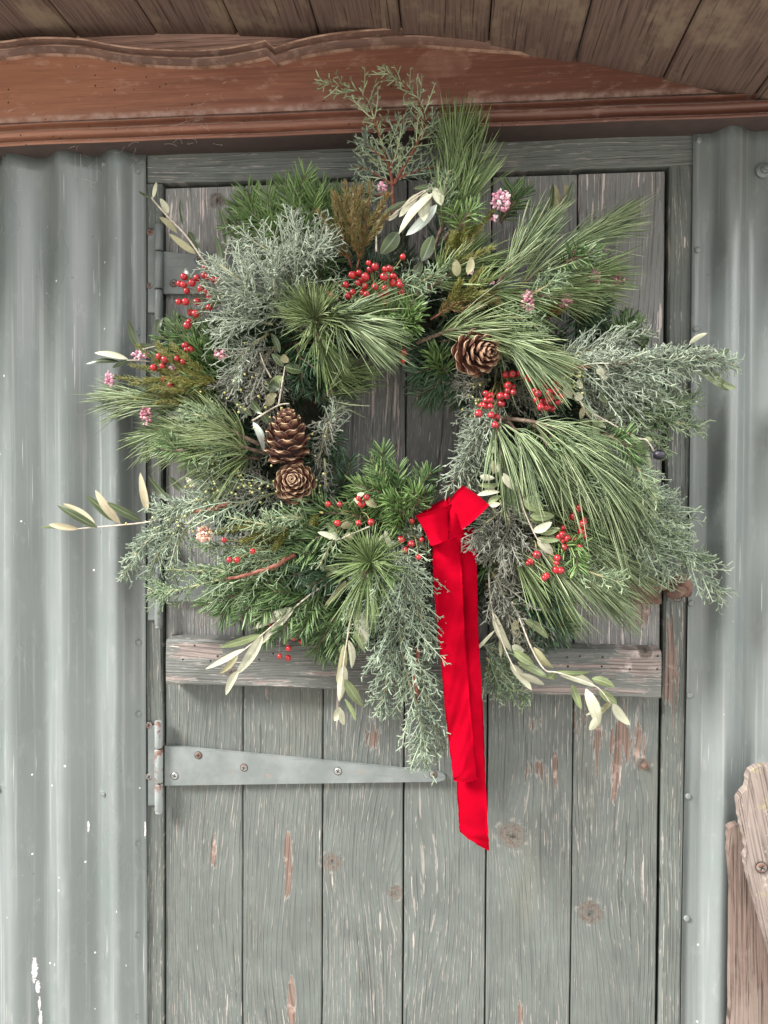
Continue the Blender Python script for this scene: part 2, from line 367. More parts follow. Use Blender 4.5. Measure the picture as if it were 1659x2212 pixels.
M_head = painted_wood('painted_head_timber', 'X', (.135, .147, .136), (.25, .17, .14), (), [(P(640, 395), .002, .03, .3), (P(460, 385), .004, .02, .25)], peel=-.08, fleck=.25, crack=.5)
HOLES = [(P(x, y, .025), .0016) for x, y in ((420, 1395), (395, 1425), (470, 1418), (455, 1428), (485, 1422), (560, 1425), (590, 1412), (1225, 1420), (1253, 1418), (1302, 1420), (1227, 1440), (1300, 1440), (1361, 1446), (1421, 1418), (1420, 1446), (1160, 1445))]
RAIL_PEEL = [(P(430, 1400, .025), .016, .05, .24), (P(400, 1450, .025), .03, .05, .18), (P(560, 1470, .025), .014, .14, .18), (P(1280, 1440, .025), .035, .12, .20), (P(1390, 1420, .025), .03, .05, .24), (P(1200, 1490, .025), .01, .08, .2), (P(700, 1440, .025), .02, .12, .10)]
M_rail = painted_wood('weathered_rail', 'X', (.125, .130, .120), (.26, .215, .195), [(P(498, 1452, .025), .011, .6), (P(1396, 1407, .025), .010, .6)], RAIL_PEEL, peel=.0, fleck=.7, crack=.9, holes=HOLES, ring=.0055)

def varnished():
    n = NT('varnished_carved_board'); X = n.sep(n.pos)
    g = n.noise(n.xyz(n.mul(X[0], 5), n.mul(X[2], 90), 2.0), 1, 5, .6)
    big = n.noise(n.xyz(n.mul(X[0], 2.2), n.mul(X[2], 6), 7.0), 1, 3)
    c = n.mix(n.step(g, .3, .7), (.165, .068, .046), (.255, .110, .072))
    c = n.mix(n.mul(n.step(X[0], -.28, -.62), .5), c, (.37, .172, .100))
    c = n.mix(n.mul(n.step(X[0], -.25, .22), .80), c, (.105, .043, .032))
    # faded, dusty patch right of the middle and along the lower ledge
    pale = n.m('MAXIMUM', n.step(n.add(n.rdist(P(912, 200, .03), (.028, 0, .045)), n.mul(n.add(n.noise(n.pos, 30, 3), -.5), .9)), 1.0, .82), n.step(n.add(n.rdist(P(960, 135, .03), (.040, 0, .022)), n.mul(n.add(n.noise(n.pos, 30, 3), -.5), .9)), 1.0, .85))
    c = n.mix(n.mul(pale, n.step(n.noise(n.pos, 45, 5, .7), .3, .7, .10, .42)), c, (.36, .21, .16))
    dusty = n.step(n.noise(n.xyz(n.mul(X[0], 24), n.mul(X[2], 60), 4.0), 1, 5, .68), .54, .74); c = n.mix(n.mul(dusty, .42), c, (.50, .33, .25)); hair = n.noise(n.xyz(n.mul(X[0], 14), n.mul(X[2], 420), 6.0), 1, 4, .6); c = n.mix(n.mul(n.step(hair, .52, .68), .35), c, (.13, .048, .030)); c = n.mix(n.mul(n.step(hair, .45, .30), .25), c, (.46, .24, .15))
    led = n.step(n.add(X[2], n.mul(n.noise(n.pos, 50, 4), .006)), 2.0065, 1.9985); led = n.mul(led, n.step(X[2], 1.9845, 1.9855)); c = n.mix(n.mul(led, n.step(n.noise(n.pos, 70, 4), .3, .7, .10, .60)), c, (.55, .42, .36))
    # scuffs, flakes and worm holes
    sc = n.noise(n.xyz(n.add(n.mul(X[0], 40), n.mul(X[2], 55)), n.add(n.mul(X[2], 260), n.mul(X[0], -90)), 8.0), 1, 3, .5); c = n.mix(n.mul(n.step(sc, .70, .74), .6), c, (.50, .36, .29))
    fl = n.noise(n.xyz(n.mul(X[0], 70), n.mul(X[2], 180), 1.0), 1, 4, .6); c = n.mix(n.mul(n.step(fl, .715, .735), .7), c, (.50, .33, .24))
    vo = n.node('ShaderNodeTexVoronoi', feature='F1'); n.set(vo.inputs['Vector'], n.pos); vo.inputs['Scale'].default_value = 105
    hole = n.mul(n.step(vo.outputs['Distance'], .15, .11), n.m('GREATER_THAN', n.sep(vo.outputs['Color'])[0], n.step(X[0], -.6, -.2, .80, .97))); c = n.mix(hole, c, (.025, .012, .009))
    up = n.step(n.sep(n.normal)[2], .25, .8); c = n.mix(n.mul(up, n.step(n.noise(n.pos, 90, 4), .3, .6, .3, .85)), c, (.46, .35, .30))
    H = n.sum([n.mul(g, .5), n.mul(hole, -2.0), n.mul(dusty, .2)])
    return n.done(c, n.step(dusty, 0, 1, .30, .7), H, .0005, .6, spec=.45)
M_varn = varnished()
def carve_dark():
    n = NT('dark_carved_moulding'); X = n.sep(n.pos)
    g = n.noise(n.xyz(n.mul(X[0], 10), n.mul(X[2], 40), 2.0), 1, 5, .6)
    c = n.mix(n.step(g, .3, .7), (.085, .042, .030), (.15, .075, .052)); c = n.mix(n.mul(n.step(n.noise(n.pos, 60, 4, .65), .5, .66), .5), c, (.24, .15, .115))
    up = n.step(n.sep(n.normal)[2], .25, .75); c = n.mix(n.mul(up, .65), c, (.44, .30, .225))
    return n.done(c, .6, g, .0005, .5)
M_carve = carve_dark()
n_ = NT('worn_bare_edge'); _g = n_.noise(n_.xyz(n_.mul(n_.sep(n_.pos)[0], 30), n_.mul(n_.sep(n_.pos)[2], 90), 1.0), 1, 5, .65); M_worn = n_.done(n_.mix(n_.step(_g, .38, .62), (.16, .080, .052), (.40, .255, .185)), .75, _g, .0004, .6)
def raw_wood(name, axis, a, b, dirt, dcol, ringf=.012, hd=.0008, lichen=0, slant=0.0, rk=1.0):
    n = NT(name); X = n.sep(n.pos); R = n.mul(n.rnd, 30.0)
    u, v = {'X': (X[2], X[0]), 'Y': (X[0], X[1]), 'Z': (X[0], X[2])}[axis]
    if slant: u = n.add(u, n.mul(v, slant))
    low = n.noise(n.xyz(n.mul(u, 12), n.mul(v, 2.5), R), 1, 3)
    h = n.add(u, n.mul(n.add(low, -.5), .010))
    r = n.step(n.m('SINE', n.mul(h, 6.2832/ringf)), .0, 1.0)
    f = n.noise(n.xyz(n.mul(h, 420), n.mul(v, 12), R), 1, 3, .6)
    c = n.mix(n.mul(r, rk), a, b); c = n.mix(n.step(f, .45, .72), c, [x*.6 for x in b])
    d = n.step(n.noise(n.xyz(n.mul(u, 14), n.mul(v, 9), n.add(R, 4)), 1, 5, .68), .48, .66); c = n.mix(n.mul(d, dirt), c, dcol)
    ck = n.step(n.noise(n.xyz(n.mul(h, 330), n.mul(v, 6), n.add(R, 2)), 1, 3), .62, .68); c = n.mix(n.mul(ck, .75), c, [x*.25 for x in b])
    if lichen:
        l = n.step(n.noise(n.pos, 38, 5, .7), .58, .70); c = n.mix(n.mul(l, .55), c, (.36, .32, .12))
        l2 = n.step(n.noise(n.pos, 85, 4, .7), .60, .68); c = n.mix(n.mul(l2, .4), c, (.42, .40, .36))
    return n.done(c, .82, n.sum([n.mul(r, .4*rk), n.mul(f, .9), n.mul(ck, -1.2)]), hd, .9, spec=.3)
M_roof = raw_wood('stained_roof_boards', 'Y', (.150, .097, .078), (.130, .084, .068), .7, (.230, .172, .118), .010, .0005)
M_back = raw_wood('pale_pine_boarding', 'X', (.44, .28, .225), (.35, .205, .16), .35, (.24, .155, .12), .0055)
M_plank = raw_wood('grey_weathered_plank', 'Z', (.235, .192, .170), (.150, .118, .102), .7, (.27, .235, .195), .0055, .0012, 1, .21, .35)
M_plank2 = raw_wood('brown_weathered_plank', 'Z', (.165, .118, .098), (.105, .072, .060), .7, (.21, .165, .14), .0065, .0012, 0, .03, .30)
def ground_mat():
    n = NT('pale_bounce_ground'); k = n.noise(n.pos, 3, 5, .6)  # unseen ground, made pale to bounce light up to the roof and headboard
    c = n.mix(n.step(k, .42, .58), (.46, .44, .40), (.38, .36, .32)); c = n.mix(n.mul(n.noise(n.pos, 60, 3), .6), c, (.56, .54, .50))
    return n.done(c, .9, n.noise(n.pos, 60, 5), .02, .8)
M_ground = ground_mat()
# ================================================================== the ground and the hut
a = Acc(); a.add([(-60, -90, 0), (60, -90, 0), (60, 60, 0), (-60, 60, 0)], [(0, 1, 2, 3)])
tag(a.build('ground', M_ground, None, False), kind='structure')
a = Acc(); box(a, (-1.70, .062, .42), (.62, .10, 2.02)); tag(a.build('hut_wall', M_dark, None, False), kind='structure')

RC, RR = (-.556, -1.137), 3.2565
def roof_z(x, r=RR): return RC[1] + math.sqrt(r*r-(x-RC[0])**2)
rt = thing('curved_roof', 'brown stained board underside of the curved roof overhanging the door', 'roof', (RC[0], 0, 2.14))
for k in range(-10, 10):
    a = Acc(); g = .0010
    a0, a1 = (.12*k+g-.003)/RR, (.12*(k+1)-g-.003)/RR; V = []; F = []
    y0, y1 = .06+.002*(k % 3), -.31
    drop = .0012*math.sin(k*2.3)
    prof = [(a0, RR+.018), (a0, RR+.003), (a0+.0009, RR+drop)] + [(a0+(a1-a0)*t, RR+drop) for t in (.33, .66)] + [(a1-.0009, RR+drop), (a1, RR+.003), (a1, RR+.018)]
    for y in (y0, y1):
        for (an, r) in prof: V.append((RC[0]+r*math.sin(an), y, RC[1]+r*math.cos(an)))
    m = len(prof)
    F = [(i, (i+1) % m, m+(i+1) % m, m+i) for i in range(m)]
    a.add(V, F); a.f.append(np.array([[m+i for i in range(m)]])); a.m.append(np.zeros(1))
    a.build('roof_board', M_roof, rt, False)
a = Acc(); V = []; F = []
for i in range(41):
    an = (-1.215+i*2.43/40)/RR
    for (y, r) in ((.08, RR+.019), (-.33, RR+.019), (-.33, RR+.024), (.08, RR+.024)): V.append((RC[0]+r*math.sin(an), y, RC[1]+r*math.cos(an)))
for i in range(40):
    for j in range(4): F.append((i*4+j, i*4+(j+1) % 4, i*4+4+(j+1) % 4, i*4+4+j))
a.add(V, F); a.build('roof_sheet', M_metal, rt)

# carved headboard above the door
pd = thing('carved_headboard', 'reddish brown varnished board with a carved wavy top edge above the door', 'carved board', (-.1, 0, 2.0))
U1 = [(-420, 118), (-300, 108), (-150, 97), (0, 93), (75, 84), (175, 86), (240, 98), (300, 106), (400, 111), (476, 108), (526, 100), (565, 92), (576, 89)]
U2 = [(594, 105), (615, 99), (652, 88), (727, 74), (832, 65), (902, 63), (977, 68), (1043, 73), (1110, 77), (1190, 82)]
up = [P(x, y, .04) for x, y in list(bez(U1, 70))]+[P(x, y, .04) for x, y in list(bez(U2, 46))]
up = np.array(up); ux, uz = up[:, 0], up[:, 2]
XL, XR = ux[0], float(P(1700, 260, .04)[0])
px = [(13.5*S, 0.0), (13.5*S, .0445), (11*S, .0475), (8.5*S, .0455), (6.5*S, .038), (3.5*S, .0365), (0, .0415), (-4*S, .0425), (-8*S, .0385), (-11*S, .0365), (-13*S, .0345), (-14.5*S, .0285), (-14.5*S, .0)]
a = Acc(); V = []; F = []; k = len(px)
for i in range(len(ux)):
    for (dv, d) in px: V.append((ux[i], -d, uz[i]-13.5*S+dv))
for i in range(len(ux)-1):
    for j in range(k-1): F.append((i*k+j, i*k+k+j, i*k+k+j+1, i*k+j+1))
a.add(V, F); a.m[-1] = np.tile([0, 1, 1, 0, 0, 0, 1, 0, 0, 0, 1, 1], len(ux)-1); a.build('carved_moulding', [M_carve, M_worn], pd, True)
zled = float(P(0, 262, .03)[2])
xs = np.concatenate([ux, np.linspace(ux[-1]+.01, XR, 40)])
zt = np.concatenate([uz-20*S, np.array([roof_z(x)+.004 for x in np.linspace(ux[-1]+.01, XR, 40)])])
zt = np.minimum(zt, np.array([roof_z(x)+.004 for x in xs]))
a = Acc(); V = []; F = []
for x, z in zip(xs, zt):
    z = max(z, zled+.001)
    V += [(x, -.0, z), (x, -.0275, z), (x, -.028, z-.004 if z-.004 > zled+.0005 else (z+zled)/2), (x, -.028, zled-.002), (x, 0, zled-.002)]
for i in range(len(xs)-1):
    for j in range(4): F.append((i*5+j, i*5+5+j, i*5+6+j, i*5+1+j))
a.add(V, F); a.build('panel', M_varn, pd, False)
prof = [(256, 0), (258, .026), (262, .0285), (268, .036), (271, .0400), (272, .0395), (273, .033), (276.5, .0265), (279, .028), (283, .038), (288, .0435), (294, .0455), (300, .043), (304, .0375), (307, .0325), (310, .0325), (311.5, .0425), (313, .0460), (319, .0468), (321, .0455)]
pp = [(-d, float(P(0, y, .04)[2])) for y, d in prof] + [(.004, float(P(0, 322, .04)[2]))]
a = Acc(); V = []; F = []; xx = np.linspace(XL, XR+.09, 60); k = len(pp)
for i, x in enumerate(xx):
    j = .0006*math.sin(x*9)+.0004*math.sin(x*31+1)
    for (y, z) in pp: V.append((x, y, z+j))
for i in range(len(xx)-1):
    for j in range(k-1): F.append((i*k+j, i*k+k+j, i*k+k+j+1, i*k+j+1))
a.add(V, F); a.m[-1] = np.tile([0]*(k-2)+[1], len(xx)-1); a.build('lower_moulding', [M_varn, M_dark], pd, True)  # the underside face is coloured dark to stand in for its shade
a = Acc(); V = []; F = []
xx = np.linspace(XL, .60, 50)
for x in xx:
    for (y, z) in ((.05, roof_z(x)+.01), (-.012, roof_z(x)+.01), (-.012, 1.99), (.05, 1.99)): V.append((x, y, z))
for i in range(len(xx)-1):
    for j in range(3): F.append((i*4+j, i*4+4+j, i*4+5+j, i*4+1+j))
a.add(V, F); a.build('backing_board', M_back, pd, False)
a = Acc(); box(a, (XL, -.006, 1.958), (.60, .05, 1.9895), 0); a.build('wall_plate', M_dark, pd, False)

# corrugated sheets with their fixings
def corrugated(label, prof, z0, z1, flip=False):
    xs = [p[0] for p in prof]; zs = np.linspace(z0, z1, 60)
    a = Acc(); V = []; n = len(xs)
    for si, off in ((0, 0.0), (1, .0011)):
        for z in zs:
            for x, d in prof:
                w = .0009*math.sin(x*23+z*4.1)+.0007*math.sin(z*11+x*7)
                V.append((x+.0008*math.sin(z*5+x*3), -(d+w*(1 if d > .006 else .3))+off, z+(.0016*math.sin(x*50) if z == zs[-1] else 0)))
    m = len(zs); F = []
    for i in range(m-1):
        for j in range(n-1):
            q = (i*n+j, i*n+j+1, (i+1)*n+j+1, (i+1)*n+j); F.append(q); F.append(tuple(m*n+t for t in q[::-1]))
        for j, fl in ((0, 1), (n-1, 0)):
            q = (i*n+j, (i+1)*n+j, m*n+(i+1)*n+j, m*n+i*n+j); F.append(q[::-1] if fl else q)
    for i, fl in ((0, 0), (m-1, 1)):
        for j in range(n-1):
            q = (i*n+j, m*n+i*n+j, m*n+i*n+j+1, i*n+j+1); F.append(q[::-1] if fl else q)
    a.add(V, F)
    o = a.build('corrugated_sheet', M_metal, None, True)
    return tag(o, label, 'metal wall sheet', 'corrugated sheets beside the door')
def wave(x, r0, pit): return .004+0.0108*(1+math.cos(2*math.pi*(x-r0)/pit))
ztop = 1.955
pl = [(x, wave(x, -.498, .081)) for x in np.linspace(-1.68, -.498, 180)]+[(x, wave(x, -.498, .054)) for x in np.linspace(-.495, -.471, 9)]+[(-.466, .0042), (-.4605, .0040)]
sheetL = corrugated('grey-green corrugated metal sheet with white paint flakes left of the door hinges', pl, .40, ztop)
pr = [(.3205, .0040), (.330, .0042), (.339, .0042)]+[(x, wave(x, .365, .048)) for x in np.linspace(.342, .365, 9)]+[(x, wave(x, .365, .081)) for x in np.linspace(.368, .62, 60)]
sheetR = corrugated('grey-green corrugated metal sheet right of the door behind the broken planks', pr, .40, ztop+.004)
def lathe(acc, prof, sides=16, mi=0, fac=None):
    """(r, h) profile turned about -Y"""
    V = []; n = len(prof)
    for (r, h) in prof:
        for j in range(sides):
            t = 2*math.pi*j/sides; V.append((r*math.cos(t), -h, r*math.sin(t)))
    F = [(i*sides+j, i*sides+(j+1) % sides, (i+1)*sides+(j+1) % sides, (i+1)*sides+j) for i in range(n-1) for j in range(sides)]
    acc.add(V, F, mi); base = acc.n-len(V)
    acc.f.append(np.array([[base+(n-1)*sides+j for j in range(sides)]])); acc.m.append(np.full(1, mi))
a = Acc(); lathe(a, [(.0105, 0), (.0105, .0012), (.0085, .0028), (.0065, .0034)]); lathe(a, [(.0058, .003), (.0058, .0068), (.005, .0076)], 6); lathe(a, [(.003, .007), (.0028, .0105), (.002, .011)], 10)
me_bolt = a.mesh('bolt', False); me_bolt.materials.append(M_metal)
a = Acc(); lathe(a, [(.0043, -.001), (.0043, .0010), (.0037, .0015), (.002, .0017)], 14); me_rivet = a.mesh('rivet', True); me_rivet.materials.append(M_metal)
for (x, y) in ((2, 366), (230, 361), (230, 1711), (2, 1700), (230, 2400)):
    put('roofing_bolt', me_bolt, P(x, y, .0045), sheetL, (0, random.random(), 0))
put('roofing_bolt', me_bolt, P(1650, 368, .007), sheetR)
for y in (370, 720, 1060, 1388, 1542, 1822, 2020, 2196): put('rivet', me_rivet, P(297 if y < 900 else (299 if y < 1700 else 297), y, .0046), sheetL, (0, random.random()*3, 0))
for i, y in enumerate((303, 540, 711, 917, 1113, 1303, 1502, 1720, 1984)): put('rivet', me_rivet, P(1511-3.4*i, y, .0046), sheetR, (0, random.random()*3, 0))

# door frame
fr = thing('door_frame', 'grey-green painted timber frame round the two door leaves', 'door frame', (-.07, 0, .42))
a = Acc(); rough_board(a, (-.4590, 0, 1.9085), (.3222, .05, 1.962), False, seed=3); a.build('head', M_head, fr, False)
a = Acc(); rough_board(a, (-.4640, .0006, .42), (-.4372, .05, 1.9080), True, .0025, seed=4); a.build('jamb', M_jamb, fr, False)
a = Acc(); rough_board(a, (.2900, .0004, .42), (.3225, .05, 1.9080), True, .0030, seed=5); a.build('jamb', M_jamb, fr, False)
a = Acc(); box(a, (-.4370, .030, .42), (.2900, .045, 1.9080)); a.build('door_stop', M_dark, fr, False)

# door leaves
GAPS = [-.4352, -.315, -.195, -.075, .0458, .1668, .2862]
def boards(parent, z0, z1, y, mat, seed, holes=None):
    for i in range(6):
        a = Acc(); g = .0006+.0003*((i*7+seed) % 3)
        x0, x1 = GAPS[i]+(g if i else 0), GAPS[i+1]-(g if i < 5 else 0)
        yy = y+.0010*math.sin(i*2.1+seed)
        rough_board(a, (x0, yy, z0), (x1, y+.020, z1), True, .0014, .0004, seed=seed*10+i)
        a.build('door_board', mat, parent, False)
up_d = thing('upper_door_leaf', 'upper half of the stable door, flaking grey boards behind the wreath', 'door', (-.074, 0, 1.20))
boards(up_d, 1.200, 1.9035, .0075, M_upper, 1)
lo_d = thing('lower_door_leaf', 'lower half of the stable door, grey-green boards under a bare wooden rail', 'door', (-.074, 0, .45))
boards(lo_d, .43, 1.1985, .0050, M_lower, 2)
r0, r1 = P(358, 1430, .025), P(1429, 1457, .025)
a = Acc()
V = []; xs = np.linspace(r0[0], r1[0], 40); zlo, zhi = P(358, 1478, .025)[2], P(358, 1381, .022)[2]
rr = np.random.default_rng(5)
for i, x in enumerate(xs):
    e = rr.normal(0, .0005); f = rr.normal(0, .0004); s_ = .0015*(x-xs[0])
    V += [(x, .0045, zhi+.003+f), (x, -.0205, zhi+f), (x, -.0235, zhi-.004), (x, -.0245, (zlo+zhi)/2), (x, -.0240, zlo+.002+e), (x, -.0225, zlo+e), (x, .0045, zlo+e)]
F = []
for i in range(len(xs)-1):
    for j in range(7): F.append((i*7+j, i*7+7+j, i*7+7+(j+1) % 7, i*7+(j+1) % 7))
a.add(V, F)
a.f.append(np.array([list(range(7))])); a.m.append(np.zeros(1)); a.f.append(np.array([[(len(xs)-1)*7+j for j in range(7)][::-1]])); a.m.append(np.zeros(1))
a.build('rail', M_rail, lo_d, False)

# strap hinges
def plate(acc, pts, d, th, mi=0, wob=0):
    """a flat plate: outline points (px, py), its face d out from the wall"""
    fr_ = np.array([P(x, y, d) for x, y in pts]); n = len(fr_); c = fr_.mean(0)
    inn = fr_+nrm(c-fr_)*.0012+np.array([0, -.0006, 0]); bk = fr_+np.array([0, th, 0])
    acc.add(np.vstack([bk, fr_, inn]), [(k*n+i, k*n+(i+1) % n, (k+1)*n+(i+1) % n, (k+1)*n+i) for k in (0, 1) for i in range(n)], mi)
    acc.f.append(np.array([[acc.n-n+i for i in range(n)]])); acc.m.append(np.full(1, mi))
def screw_mesh(mat):
    a = Acc(); lathe(a, [(.0052, -.001), (.0052, .0003), (.0040, .0011), (.0022, .0012)], 18, 0)
    for (w, h) in ((.0058, .0012), (.0012, .0058)): a.add([(-w/2, -.00135, -h/2), (w/2, -.00135, -h/2), (w/2, -.00135, h/2), (-w/2, -.00135, h/2)], [(0, 1, 2, 3)], 1)
    lathe(a, [(.0060, -.0005), (.0060, .00015), (.0052, .0002)], 18, 1)
    me = a.mesh('screw', False); me.materials.append(mat); me.materials.append(M_slot); return me
ME_SC = [screw_mesh(M_grime), screw_mesh(M_screw)]
def hinge(parent, strap, ys, screws, leafscr, mat_k, knx=343):
    a = Acc(); d = .003
    plate(a, strap, d, .0075, 0)
    y0, s1, s2, y1 = ys
    plate(a, [(320, y0+10), (336, y0+10), (336, y1-12), (320, y1-12)], .0028, .003, 0)
    o = a.build('strap_hinge', M_strap, parent, False)
    for (ya, yb, rr_) in ((y0, s1-1.5, 9.0), (s1+1.5, s2-1.5, 9.4), (s2+1.5, y1, 9.0)):
        b = Acc(); p0, p1 = P(knx, ya, .008), P(knx, yb, .008); ln = np.linalg.norm(p1-p0)
        t = [0, .0012/ln, 1-.0012/ln, 1]; tube(b, [p0+(p1-p0)*q for q in t], [rr_*S*.86, rr_*S, rr_*S, rr_*S*.86], 18)
        b.build('knuckle', mat_k, o, True)
    b = Acc(); pc = P(knx, y1, .008); tube(b, [pc+np.array([0, 0, .001]), pc-np.array([0, 0, .003]), pc-np.array([0, 0, .0045])], [.0052, .0052, .003], 12); b.build('pin', mat_k, o)
    for (x, y, k) in screws: put('screw', ME_SC[k], P(x, y, d+.0008), o, (0, random.random()*3, 0))
    for (x, y) in leafscr: put('screw', ME_SC[0], P(x, y, .0030), o, (0, random.random()*3, 0))
    return o
hinge(up_d, [(352, 543), (930, 603), (946, 612), (945, 622), (932, 627), (352, 635)], (486, 543, 625, 687), [(428.6, 562, 0), (375, 612, 0), (527, 590, 0)], [(324, 502), (324, 617)], M_strap)
hinge(up_d, [(355, 1213), (935, 1268), (950, 1277), (949, 1287), (936, 1291), (355, 1299)], (1150, 1215, 1293, 1352), [(429, 1232, 0), (378, 1277, 0), (527, 1256, 0)], [(324, 1166), (324, 1280)], M_strap)
hinge(lo_d, [(355, 1611), (945, 1668), (958, 1672), (963, 1678), (961, 1685), (950, 1688.5), (355, 1697)], (1557, 1617, 1692, 1752), [(428.6, 1631.6, 0), (527, 1658, 0), (377, 1676, 1), (730, 1666, 1), (936, 1673, 0)], [(322, 1567), (322, 1678)], M_rustpaint)

# rusty latch at the right edge
lt = thing('door_latch', 'rusty iron barrel bolt and keeper at the right edge of the door', 'latch', P(1445, 1275, 0))
a = Acc(); plate(a, [(1362, 1243), (1429, 1243), (1429, 1305), (1362, 1305)], -.001, .006); a.build('back_plate', M_rust, lt, False)
a = Acc(); plate(a, [(1442, 1237), (1481, 1239), (1480, 1300), (1441, 1299)], .0025, .003); a.build('keeper_plate', M_jamb, lt, False)
a = Acc(); tube(a, bez([P(1350, 1270, .012), P(1410, 1267, .012), P(1458, 1265, .012)], 8), 9.5*S, 16); a.build('bolt_rod', M_rust, lt)
a = Acc(); tube(a, bez([P(1444, 1252, .004), P(1452, 1246, .014), P(1470, 1250, .019), P(1481, 1264, .014), P(1480, 1280, .004)], 10), [.009, .0105, .0115, .011, .0095, .009, .009, .009, .009, .009], 14)
tube(a, bez([P(1446, 1281, .006), P(1460, 1276, .018), P(1478, 1272, .010)], 8), [.007, .009, .0105, .011, .0105, .010, .009, .008], 14); a.build('keeper', M_rust, lt)
a = Acc(); tube(a, bez([P(1452, 1252, .012), P(1456, 1240, .014), P(1464, 1238, .010)], 6), .006, 10); a.build('lug', M_rust, lt)
put('screw', ME_SC[0], P(1463, 1291, .0034), lt, (0, .5, 0))
a = Acc(); tube(a, [P(1391, 1654, .0), P(1391, 1654, -.003)], [.0042, .0046], 12); ob = a.build('nail', M_rust, lo_d)

# broken planks at the lower right
pk = thing('broken_planks', 'two weathered broken planks screwed together, leaning at the lower right of the hut', 'planks', (P(1660, 2100, .07)[0], -.07, 0))
def ragged(pts, d, th, mat, name, seed):
    r = np.random.default_rng(seed); q = []
    for i in range(len(pts)):
        p0, p1 = np.array(pts[i], float), np.array(pts[(i+1) % len(pts)], float); ln = np.linalg.norm(p1-p0); k = max(1, int(ln/(9 if ln < 70 else 40)))
        for t in range(k):
            q.append(p0+(p1-p0)*t/k+(r.normal(0, 1.3 if ln < 70 else .9, 2) if t else 0))
    F_ = np.array([P(x, y, d) for x, y in q]); n = len(F_)
    F_[:, 1] += r.normal(0, .0007, n)
    c = F_.mean(0); inn = F_+nrm(c-F_)*.0009*r.uniform(.4, 1.8, (n, 1))+np.array([0, -.0008, 0]); bk = F_+np.array([0, th, 0])
    a = Acc(); a.add(np.vstack([bk, F_, inn]), [(k*n+i, k*n+(i+1) % n, (k+1)*n+(i+1) % n, (k+1)*n+i)[::-1] for k in (0, 1) for i in range(n)])
    import bmesh
    bm = bmesh.new(); vs = [bm.verts.new(v) for v in inn]; bm.faces.new(vs); bmesh.ops.triangulate(bm, faces=bm.faces[:])
    bm.verts.index_update(); T = np.array([[v.index for v in f.verts] for f in bm.faces]); bm.free()
    a.f.append(T+a.n-n); a.m.append(np.zeros(len(T)))
    return a.build(name, mat, pk, False)
lower = lambda x, y: (x, y)
ragged([(1571, 1790), (1580, 1782), (1592, 1779), (1604, 1800), (1613, 1826), (1800, 1830), (1830, 3050), (1590, 3050), (1574, 2300), (1578, 2000), (1579, 1920), (1574, 1850)], .046, .010, M_plank2, 'plank', 2)
ragged([(1601, 1712), (1611, 1702), (1613, 1680), (1620, 1665), (1634, 1656), (1662, 1653), (1700, 1660), (1745, 1690), (1980, 2950), (1860, 2980), (1663, 2060), (1636, 1965), (1614, 1890), (1607, 1850), (1614, 1838), (1606, 1803), (1597, 1765), (1593, 1725)], .068, .011, M_plank, 'plank', 3)
put('screw', ME_SC[0], P(1645, 1874, .0700), pk, (0, .4, 0), 1.3)
# ================================================================== materials of the wreath
def foliage(name, stops, rough=.5, spec=.4, tipcol=None):
    n = NT(name)
    f = n.add(n.mul(n.island, .72), n.mul(n.noise(n.pos, 22, 2), .42))
    c = n.ramp(n.add(f, -.06), stops)
    return n.done(c, rough, spec=spec)
M_pine = [foliage('pine_needles', [(0, (.040, .068, .028)), (.4, (.112, .168, .058)), (.75, (.230, .305, .125)), (1, (.400, .475, .300))], .40),
          foliage('bluish_pine_needles', [(0, (.040, .068, .036)), (.4, (.125, .178, .082)), (.75, (.285, .350, .185)), (1, (.470, .515, .335))], .40),
          foliage('yellowish_pine_needles', [(0, (.050, .070, .026)), (.4, (.122, .165, .064)), (.75, (.240, .300, .140)), (1, (.400, .440, .270))], .40)]
M_fir = [foliage('fir_needles', [(0, (.022, .048, .018)), (.45, (.064, .118, .038)), (.8, (.140, .212, .080)), (1, (.260, .335, .210))], .34),
         foliage('bright_fir_needles', [(0, (.045, .085, .022)), (.45, (.100, .175, .050)), (.8, (.180, .265, .095)), (1, (.250, .315, .165))], .36),
         foliage('dark_fir_needles', [(0, (.014, .030, .016)), (.5, (.036, .076, .036)), (.85, (.075, .130, .074)), (1, (.160, .220, .155))], .36),
         foliage('inner_shade_fir_needles', [(0, (.012, .024, .012)), (.5, (.022, .045, .020)), (.85, (.040, .072, .036)), (1, (.080, .115, .070))], .4)]  # darker copy for the filling: the wreath's inner shade put into the colour
M_cyp = [foliage('grey_cypress_twigs', [(0, (.090, .108, .076)), (.4, (.175, .208, .155)), (.8, (.320, .365, .285)), (1, (.480, .515, .420))], .6),
         foliage('blue_cypress_twigs', [(0, (.090, .122, .100)), (.4, (.168, .215, .150)), (.8, (.320, .385, .275)), (1, (.470, .520, .370))], .6),
         foliage('green_cypress_twigs', [(0, (.065, .102, .052)), (.4, (.125, .178, .095)), (.8, (.250, .320, .190)), (1, (.390, .450, .270))], .55),
         foliage('brownish_cypress_twigs', [(0, (.075, .075, .058)), (.4, (.130, .132, .105)), (.8, (.195, .196, .160)), (1, (.270, .272, .225))], .65),  # browner, darker variant
         foliage('fresh_cypress_tips', [(0, (.150, .185, .105)), (.4, (.250, .305, .170)), (.8, (.370, .430, .260)), (1, (.480, .520, .340))], .55)]
M_heath = [foliage('heather_needles', [(0, (.070, .075, .018)), (.4, (.140, .148, .034)), (.75, (.215, .215, .052)), (1, (.300, .170, .065))], .5),
           foliage('rusty_heather_needles', [(0, (.075, .066, .022)), (.5, (.135, .125, .036)), (.8, (.215, .130, .050)), (1, (.310, .135, .060))], .5)]
